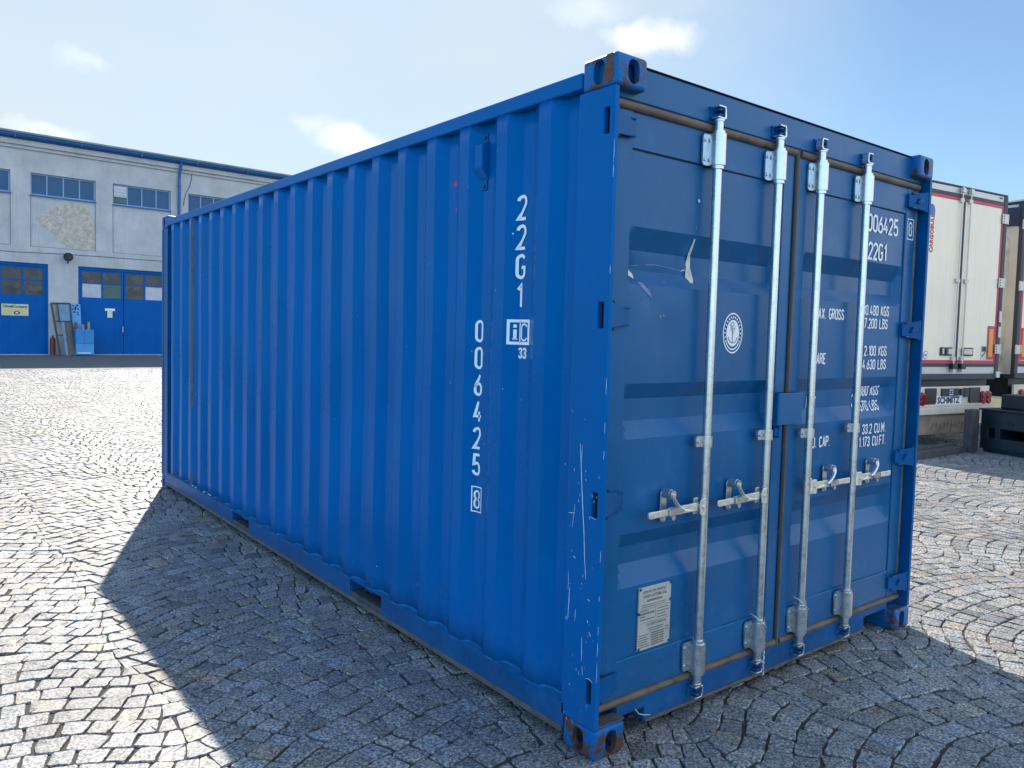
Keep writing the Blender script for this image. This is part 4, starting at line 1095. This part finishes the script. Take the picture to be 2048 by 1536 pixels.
# notice
nt_ = thing('paper_notice', 'small cream paper notice with a white strip pinned on the right blue door', 'notice', tuple(B(4.38, .1, 1.97)))
m = MB(); bbox(m, 4.17, 4.60, .105, .1115, 2.07, 2.18); part(m, 'strip', white_p, nt_)
m = MB(); bbox(m, 4.27, 4.49, .10, .1045, 1.75, 2.12); part(m, 'sheet', paper, nt_)
# leaning clutter
def leanq(s0, s1, z0, z1, d0, d1, th):  # leaning slab: foot at d0 in front of the wall, top at d1
    return MB().prism([B(s0, d0, z0), B(s1, d0, z0), B(s1, d1, z1), B(s0, d1, z1)], BN*th)
wf_ = thing('leaning_window', 'tall dark framed window with a pale blue upper pane leaning between the doors', 'window frame', tuple(B(2.3, -.7, 0)))
def leanbar(m, p, q, wd, dp): 
    d = (q-p); m.obox((p+q)/2, d/2, BN*dp, d.normalized().cross(BN).normalized()*wd)
m = MB(); leanbar(m, B(2.14, -.75, .02), B(1.92, -.1, 2.32), .035, .03); leanbar(m, B(2.72, -.75, .02), B(2.66, -.1, 2.32), .03, .03)
leanbar(m, B(1.92, -.1, 2.32), B(2.68, -.1, 2.34), .03, .03); leanbar(m, B(1.98, -.3, 1.52), B(2.7, -.3, 1.52), .025, .03); leanbar(m, B(2.22, -.3, 1.5), B(2.16, -.11, 2.3), .02, .025); leanbar(m, B(2.04, -.5, .9), B(2.3, -.5, .9), .02, .025)
part(m, 'frame', dark_metal, wf_)
part(MB().prism([B(2.2, -.3, 1.55), B(2.66, -.3, 1.55), B(2.64, -.12, 2.28), B(2.17, -.12, 2.28)], BN*.01), 'pane', lt_glass, wf_)
ps = thing('perforated_sheet', 'light blue metal sheet with round holes leaning on the wall by the right door', 'metal sheet', tuple(B(2.87, -.5, 0)))
part(leanq(2.72, 3.10, .02, 2.33, -.5, -.05, .02), 'sheet', lt_blue, ps)
m = MB()
for k, (a, z) in enumerate(((2.80, 2.24), (2.97, 2.26), (2.78, 2.08), (2.88, 2.10), (3.00, 2.10), (2.84, 1.96), (2.96, 1.93), (2.90, 2.18), (2.99, 1.86))):
    d = -.5+.45*(z/2.33)-.012; r = .032+.012*(k % 2)
    m.prism([B(a+r*math.cos(t), d, z+r*math.sin(t)) for t in np.linspace(0, 6.283, 9)[:-1]], BN*.006)
parts(m, 'hole', black_hole, ps)
cb = thing('cabinet', 'light blue metal cabinet with two front sections standing before the right blue door', 'cabinet', tuple(B(3.07, -.9, 0)))
m = MB(); bbox(m, 2.70, 3.44, -1.0, -.55, .03, 1.18); part(m, 'body', lt_blue2, cb, bevel=.01)
m = MB(); bbox(m, 2.71, 3.43, -1.02, -1.001, .06, .52); part(m, 'drawer', lt_blue, cb, bevel=.005)
m = MB(); bbox(m, 2.72, 3.03, -1.015, -1.001, .56, 1.14); bbox(m, 3.06, 3.42, -1.015, -1.001, .56, 1.14); parts(m, 'cabinet_door', lt_blue2, cb, bevel=.005)
m = MB(); bbox(m, 2.78, 3.3, -1.04, -1.021, .10, .14); part(m, 'handle', tr_white, cb)
for k, (a, b_, z, mt, lab) in enumerate(((2.82, .05, 1.50, wood_d, 'leftmost short brown post end standing behind the light blue cabinet'), (2.93, .03, 1.42, lt_glass, 'short pale blue bar standing behind the light blue cabinet'), (3.10, .05, 1.40, wood_l, 'pale wooden post end standing behind the middle of the light blue cabinet'), (3.34, .045, 1.52, wood_l, 'rightmost and tallest post end behind the light blue cabinet'))):
    m = MB(); bbox(m, a-b_, a+b_, -.52+.0*k, -.44, 0, z); tag(part(m, 'timber_post', mt, None), lab, 'post', 'offcuts behind the cabinet')
for k, (a, wd, z, lean, mt, lab) in enumerate(((2.30, .05, 1.50, .02, lt_glass, 'narrow pale blue board leftmost of the boards below the leaning window'), (2.44, .075, 1.49, .06, wood_d, 'wide weathered board leaning in the middle of the pile'), (2.60, .045, 1.44, .04, wood_d, 'narrow dark board leaning next to the light blue cabinet'))):
    m = MB(); leanbar(m, B(a+.06, -1.0, .01), B(a-lean, -.55, z), wd, .02); tag(part(m, 'wooden_board', mt, None), lab, 'board', 'boards leaning in the pile')
m = MB().cyl(B(1.93, -.3, .02), B(1.93, -.3, .72), .11, n=16).cyl(B(1.93, -.3, .72), B(1.93, -.3, .80), .11, .05, n=16).cyl(B(1.93, -.3, .8), B(1.93, -.3, .88), .04, n=12)
tag(part(m, 'gas_bottle', redbrown, None, smooth=50), 'red-brown gas bottle standing by the edge of the left blue door', 'gas bottle')

# ================================================================== TRAILERS
def trailer(name, label, M, U, full=True, hw=(1.16, 1.305)):
    U = Vector((*U, 0)).normalized(); Nn = Vector((-U.y, U.x, 0)); M = Vector((*M, 0))
    t = thing(name, label, 'trailer', tuple(M), 'parked white box trailers')
    def Q(s, d, z): return M+U*s+Nn*d+Vector((0, 0, z))
    def tb(m, s0, s1, d0, d1, z0, z1): return m.obox(Q((s0+s1)/2, (d0+d1)/2, (z0+z1)/2), U*((s1-s0)/2), Nn*((d1-d0)/2), (0, 0, (z1-z0)/2))
    L_, R_ = -hw[0], hw[1]; C = (L_+R_)/2+.03
    m = MB(); tb(m, L_+.01, R_-.01, .06, 13.2, 1.12, 3.985); part(m, 'box_body', tr_white if full else dirty_curtain, t, bevel=.02)
    m = MB(); tb(m, L_, R_, -.02, .05, 3.895, 3.99); tb(m, L_, R_, -.02, .05, 1.12, 1.235); parts(m, 'rear_frame', tr_alu, t, bevel=.006)
    m = MB(); tb(m, L_-.005, R_+.005, -.03, 13.25, 3.991, 4.022); tb(m, R_-.10, R_+.004, -.035, .06, 1.10, 3.99); tb(m, L_-.004, L_+.10, -.035, .06, 1.10, 3.99); parts(m, 'corner_frame', tr_rubber, t, bevel=.01)
    m = MB(); tb(m, L_+.101, R_-.101, -.03, .04, 3.84, 3.8945); tb(m, L_+.101, R_-.101, -.03, .04, 1.236, 1.282); tb(m, C-.022, C+.022, -.028, .04, 1.2825, 3.8445); parts(m, 'rubber_seal', tr_rubber, t)
    for k, (a, b) in enumerate(((L_+.101, C-.0225), (C+.0225, R_-.101))):
        m = MB(); tb(m, a, b, -.022, .045, 1.283, 3.8445); d = part(m, 'rear_door', tr_white, t, bevel=.004)
        m = MB(); tb(m, a, b, -.0255, -.0225, 3.79, 3.843); tb(m, a, b, -.0255, -.0225, 1.284, 1.338)
        if k: tb(m, b-.055, b, -.0255, -.0225, 1.3385, 3.7895)
        else: tb(m, a, a+.055, -.0255, -.0225, 1.3385, 3.7895)
        parts(m, 'red_tape', tr_red, d)
        # locking rod
        x = (C-.115) if k == 0 else (C+.115); s = -1 if k == 0 else 1
        m = MB().cyl(Q(x, -.055, 1.20), Q(x, -.055, 4.0), .0115, n=10)
        for z in (3.80, 2.57, 1.36): tb(m, x-.045, x+.045, -.06, -.0265, z-.03, z+.03)
        for z in (1.19, 3.95): tb(m, x-.035, x+.035, -.08, -.035, z-.035, z+.035)
        part(m, 'locking_rod', tr_steel, d)
        m = MB(); tb(m, x-.06, x+.06, -.09, -.032, 1.20, 1.285); part(m, 'rod_socket', black_plastic, d)
        m = MB(); a_, b_ = sorted((x+s*.02, x+s*.33)); tb(m, a_, b_, -.036, -.0262, 1.405, 1.535); part(m, 'handle_recess', black_plastic, d)
        m = MB(); a_, b_ = sorted((x+s*.02, x+s*(.24 if k else .17))); tb(m, a_, b_, -.07, -.0365, 1.43, 1.515); a_, b_ = sorted((x+s*.25, x+s*.29)); tb(m, a_, b_, -.05, -.0365, 1.43, 1.515); part(m, 'handle', tr_steel, d)
        # hinges
        e, s2 = (L_, 1) if k == 0 else (R_, -1)
        for z in (3.63, 2.60, 1.525):
            m = MB(); a_, b_ = sorted((e-.01*s2, e+s2*.155)); tb(m, a_, b_, -.05, -.036, z-.075, z+.075); m.cyl(Q(e-s2*.004, -.04, z-.08), Q(e-s2*.004, -.04, z+.08), .018, n=8)
            hg = part(m, 'hinge', tr_steel, d)
            m = MB()
            for dz in (-.045, 0, .045): m.cyl(Q(e+s2*.12, -.05, z+dz), Q(e+s2*.12, -.056, z+dz), .010, n=8)
            parts(m, 'bolt', black_plastic, t)
    m = MB(); tb(m, R_-.095, R_+.01, -.06, -.036, 1.06, 1.16); part(m, 'lower_hinge', tr_steel, t)
    m = MB()
    for z in (2.05, 1.80): tb(m, R_-.085, R_-.01, -.05, -.0355, z-.09, z+.09)
    parts(m, 'side_marker', tr_alu, t, bevel=.004)
    for e in ((R_-.36, R_-.165) if full else (R_-.36, R_-.165), (L_+.165, L_+.36)):
        m = MB(); tb(m, e[0], e[1], -.030, -.0262, 1.35, 1.895); rp = part(m, 'reflector_plate', tr_red, t)
        m = MB(); tb(m, e[0]+.04, e[1]-.04, -.033, -.0305, 1.40, 1.845); part(m, 'reflector', orange_r, t)
    # warning sticker
    m = MB(); tb(m, R_-.515, R_-.375, -.0285, -.0265, 1.35, 1.575); part(m, 'sticker', paper, t)
    m = MB(); tb(m, R_-.50, R_-.385, -.031, -.0287, 1.48, 1.56); m.obox(Q(R_-.44, -.031, 1.44), U*.05+Vector((0, 0, .04)), Nn*.001, Vector((0, 0, .012))); part(m, 'sticker_mark', ink, t)
    m = MB(); m.prism([Q(R_-.17+.018*math.cos(q), -.024, 3.953+.014*math.sin(q)) for q in np.linspace(0, 6.283, 9)[:-1]], -Nn*.003); m.prism([Q(R_-.21+.018*math.cos(q), -.024, 3.956+.014*math.sin(q)) for q in np.linspace(0, 6.283, 9)[:-1]], -Nn*.003); parts(m, 'bolt', black_plastic, t)
    # chassis
    m = MB(); tb(m, L_+.02, R_-.08, -.035, .15, 1.03, 1.116); part(m, 'rubber_buffer', tr_rubber, t, bevel=.01)
    m = MB(); tb(m, L_+.08, R_-.08, .1, 12.8, .70, 1.028); part(m, 'chassis', black_plastic, t)
    m = MB(); tb(m, L_+.05, R_-.2, -.02, .02, .655, .925); part(m, 'lamp_beam', tr_beige, t, bevel=.006)
    m = MB(); tb(m, L_+.02, R_-.12, -.075, .03, .50, .612); tb(m, L_+.04, R_-.20, -.06, .03, .6125, .652); part(m, 'bumper_bar', tr_beige, t, bevel=.01)
    m = MB(); tb(m, R_-.28, R_-.11, -.085, -.02, .455, .4995); part(m, 'bumper_tab', white_p, t)
    m = MB(); tb(m, L_+.2, R_-.75, -.02, .05, .19, .4985); part(m, 'mud_flap', tan_flap, t, bevel=.006)
    for a, b in ((R_-.49, R_-.20), (L_+.19, L_+.47)):
        m = MB(); 
        cc = (a+b)/2
        for dz, r in ((.775, .062), (.695, .055)):
            for ds in (-.07, .07): m.cyl(Q(cc+ds, -.02, dz), Q(cc+ds, -.075, dz), r+.012, r, n=16)
        tb(m, a, b, -.055, -.0205, .645, .83)
        part(m, 'tail_lamp', lamp_red, t, bevel=.01)
    for a, b in ((R_-.80, R_-.50), (L_+.50, L_+.78)):
        m = MB(); tb(m, a, b, -.045, -.021, .665, .905); part(m, 'lamp_housing', black_plastic, t, bevel=.012)
    if full:
        m = MB(); tb(m, -.245, .205, -.04, -.0205, .775, .895); parts(m, 'plate_holder', black_plastic, t)
        m = MB()
        for ds in (-.035, 0, .035):
            for dz in (-.035, 0, .035):
                if ds or dz: m.cyl(Q(.0+ds, -.04, .835+dz), Q(ds, -.045, .835+dz), .011, n=8)
        part(m, 'plate_mark', white_p, t)
        m = MB(); tb(m, -.39, .30, -.034, -.0205, .652, .772); part(m, 'name_plate', white_p, t)
        part(place_text(font_text('SCHMITZ', .140, .006, 1.0), Q(-.345, -.0365, .666), U, (0, 0, 1)), 'plate_text', ink, t)
        m = MB(); tb(m, .24, .33, -.06, -.0205, .79, .89); tb(m, .36, .48, -.05, -.0205, .76, .90); parts(m, 'connector', tr_rubber, t, bevel=.006)
        # logo, reads upwards
        part(place_text(font_text('CARGOBULL', .115, .004, .86), Q(-.675, -.027, 2.95), (0, 0, 1), -U), 'logo_text', tr_red, t)
        m = MB(); m.prism([Q(-.79+.0, -.0245, 3.50), Q(-.665, -.0245, 3.50), Q(-.66, -.0245, 3.58), Q(-.68, -.0245, 3.64), Q(-.72, -.0245, 3.67), Q(-.79, -.0245, 3.67)], -Nn*.002); part(m, 'logo_badge', ink_blue, t)
        # speed disc
        for r, mt, dd in ((.062, tr_red, .0), (.052, white_p, .0015)):
            m = MB(); m.prism([Q(-.70+r*math.cos(q), -.0245-dd, 1.41+r*math.sin(q)) for q in np.linspace(0, 6.283, 25)[:-1]], -Nn*.0014); part(m, 'speed_disc', mt, t)
        part(place_text(font_text('100', .052, .002, .85), Q(-.742, -.0285, 1.393), U, (0, 0, 1)), 'speed_text', ink, t)
    # small graffiti like rub marks
    if full:
        m = MB()
        for k in range(9):
            a = -.45+k*.10; ribbon(m, [(a, .26+.05*math.sin(k*2.2)), (a+.04, .36), (a+.06, .30+.05*math.cos(k*1.7))], .012, lambda x, z: Q(x, -.022, z), .05)
        part(m, 'rub_marks', rust_post, t)
    # wheels
    for ax in (2.6, 3.9, 5.2) + (() if full else ()):
        for s in (L_+.30, R_-.30):
            m = MB().cyl(Q(s-.19, ax, .51), Q(s+.19, ax, .51), .51, n=32); wh = part(m, 'wheel', tyre_m, t, smooth=40, bevel=.03)
            m = MB().cyl(Q(s-.2, ax, .51), Q(s+.2, ax, .51), .28, n=20); part(m, 'rim', tr_alu, wh)
    return t, Q, tb
trailer('box_trailer', 'white box trailer with two red taped rear doors, next to the blue container', (10.901, 3.445), (.991, -.133))
t2, Q2, tb2 = trailer('box_trailer', 'white box trailer cut by the right photo edge, navy strip above its grey side', (14.06, 3.13), (.991, -.133), full=False)
m = MB(); tb2(m, -1.178, -1.158, .02, 13.1, 3.62, 3.93); part(m, 'side_valance', navy, t2)
m = MB(); tb2(m, -1.172, -1.155, .03, .16, 1.10, 3.60); part(m, 'side_post', tr_alu, t2)
m = MB(); tb2(m, -1.19, 1.31, -.12, 13.3, 4.023, 4.05); part(m, 'roof_tarpaulin', dirty_curtain, t2)

# rusty frame and dark steel box in front of the trailers
fr = thing('rusty_barrier', 'rusty upright post with a beam lying on the setts before the red taped trailer', 'frame', (10.4, 2.9, 0))
part(MB().box(10.36, 10.60, 2.86, 2.98, .0, .63), 'post', rust_post, fr, bevel=.01)
m = MB().obox((9.35, 3.0, .045), (1.0, -.02, 0), (0, .07, 0), (0, 0, .045)).obox((9.35, 3.12, .085), (1.0, -.02, 0), (0, .045, 0), (0, 0, .035)); part(m, 'ground_beam', rust_post, fr, bevel=.006)
A = Vector((10.70, 2.88, 0)); D1 = Vector((-.24, -.97, 0)).normalized(); D2 = Vector((.97, -.24, 0)).normalized()
sb = thing('steel_box', 'low dark blue steel box with a rectangular slot in its side, beside the rusty post', 'steel box', tuple(A))
def sbx(s0, s1, d0, d1, z0, z1, mb=None):
    mb = mb or MB(); c = A+D1*((s0+s1)/2)+D2*((d0+d1)/2); return mb.obox((c.x, c.y, (z0+z1)/2), D1*((s1-s0)/2), D2*((d1-d0)/2), (0, 0, (z1-z0)/2))
me = boolean(sbx(0, 2.3, 0, 1.3, .05, .62), [sbx(.30, .66, -.1, .5, .22, .36), sbx(.12, .22, -.1, .25, .22, .36), sbx(.85, 1.4, -.1, .5, .22, .36)])
part(me, 'body', steel_box, sb, bevel=.01)
part(sbx(-.02, 2.32, -.03, 1.32, .6205, .645), 'top_flange', steel_box, sb, bevel=.006)
part(sbx(.05, 2.2, .02, 1.2, .0, .049), 'skid', black_plastic, sb)
part(sbx(.12, 2.0, .25, 1.1, .646, .86), 'dark_underside_slab', black_plastic, sb, bevel=.02)  # added dark slab, stands in for the shaded trailer underside
m = MB()
for s, z in ((.22, .45), (.42, .46), (.48, .455)): c = A+D1*s; m.cyl((c.x, c.y, z), tuple(c-D2*.015+Vector((0, 0, z))), .014, n=8)
parts(m, 'bolt', steel_box, sb)

# loose grit in the joints
def grit():
    rg = random.Random(9); mb = MB()
    for i in range(5200):
        d = 1.2+6*rg.random()**1.4; a = R(rg.uniform(-2, 78)); x = CAMP[0]+d*math.sin(a); y = CAMP[1]+d*math.cos(a)
        if i % 3 == 0: x = rg.gauss(-.02, .05); y = rg.uniform(-.1, 6)
        elif i % 3 == 1: x = rg.uniform(0, 2.5); y = rg.gauss(.02, .05)
        if x > .05 and y > .09 and x < 2.4: continue
        r = rg.uniform(.0012, .0036); z = rg.uniform(-.006, .003); b = len(mb.v)
        for k in range(3): t = k*2.1+rg.uniform(-.4, .4); mb.v.append((x+r*math.cos(t), y+r*math.sin(t), z))
        mb.v.append((x+rg.uniform(-.3, .3)*r, y, z+r*rg.uniform(.6, 1.2))); mb.f += [(b, b+1, b+3), (b+1, b+2, b+3), (b+2, b, b+3)]
    o = mb.build('grit', pm('pale_grit', (.34, .31, .27), .9, var=.4, vscale=60), fix=False); o['kind'] = 'stuff'; o['label'] = 'loose pale grit scattered over the joints of the setts'; o['category'] = 'grit'
grit()

# grass strip under / behind the trailers
def grass():
    rg = random.Random(4); mb = MB()
    for i in range(5200):
        x = rg.uniform(9.5, 16.5); y = rg.uniform(6.0, 12.5); h = rg.uniform(.03, .11); a = rg.uniform(0, 6.28); l = rg.uniform(0, .05)
        dx, dy = math.cos(a)*.008, math.sin(a)*.008
        mb.poly([(x-dx, y-dy, -.03), (x+dx, y+dy, -.03), (x+l*math.sin(a), y+l*math.cos(a), h)])
    o = mb.build('grass', grass_m, fix=False); o['kind'] = 'stuff'; o['label'] = 'short grass growing behind the parked trailers'; o['category'] = 'grass'
grass()
struct(MB().box(8.2, 24, 6.0, 14, -.2, -.004).build('grass_verge', pm('verge_soil', (.10, .11, .05), .95, var=.3, vscale=4, bump=.6, bscale=20, bdist=.02)))
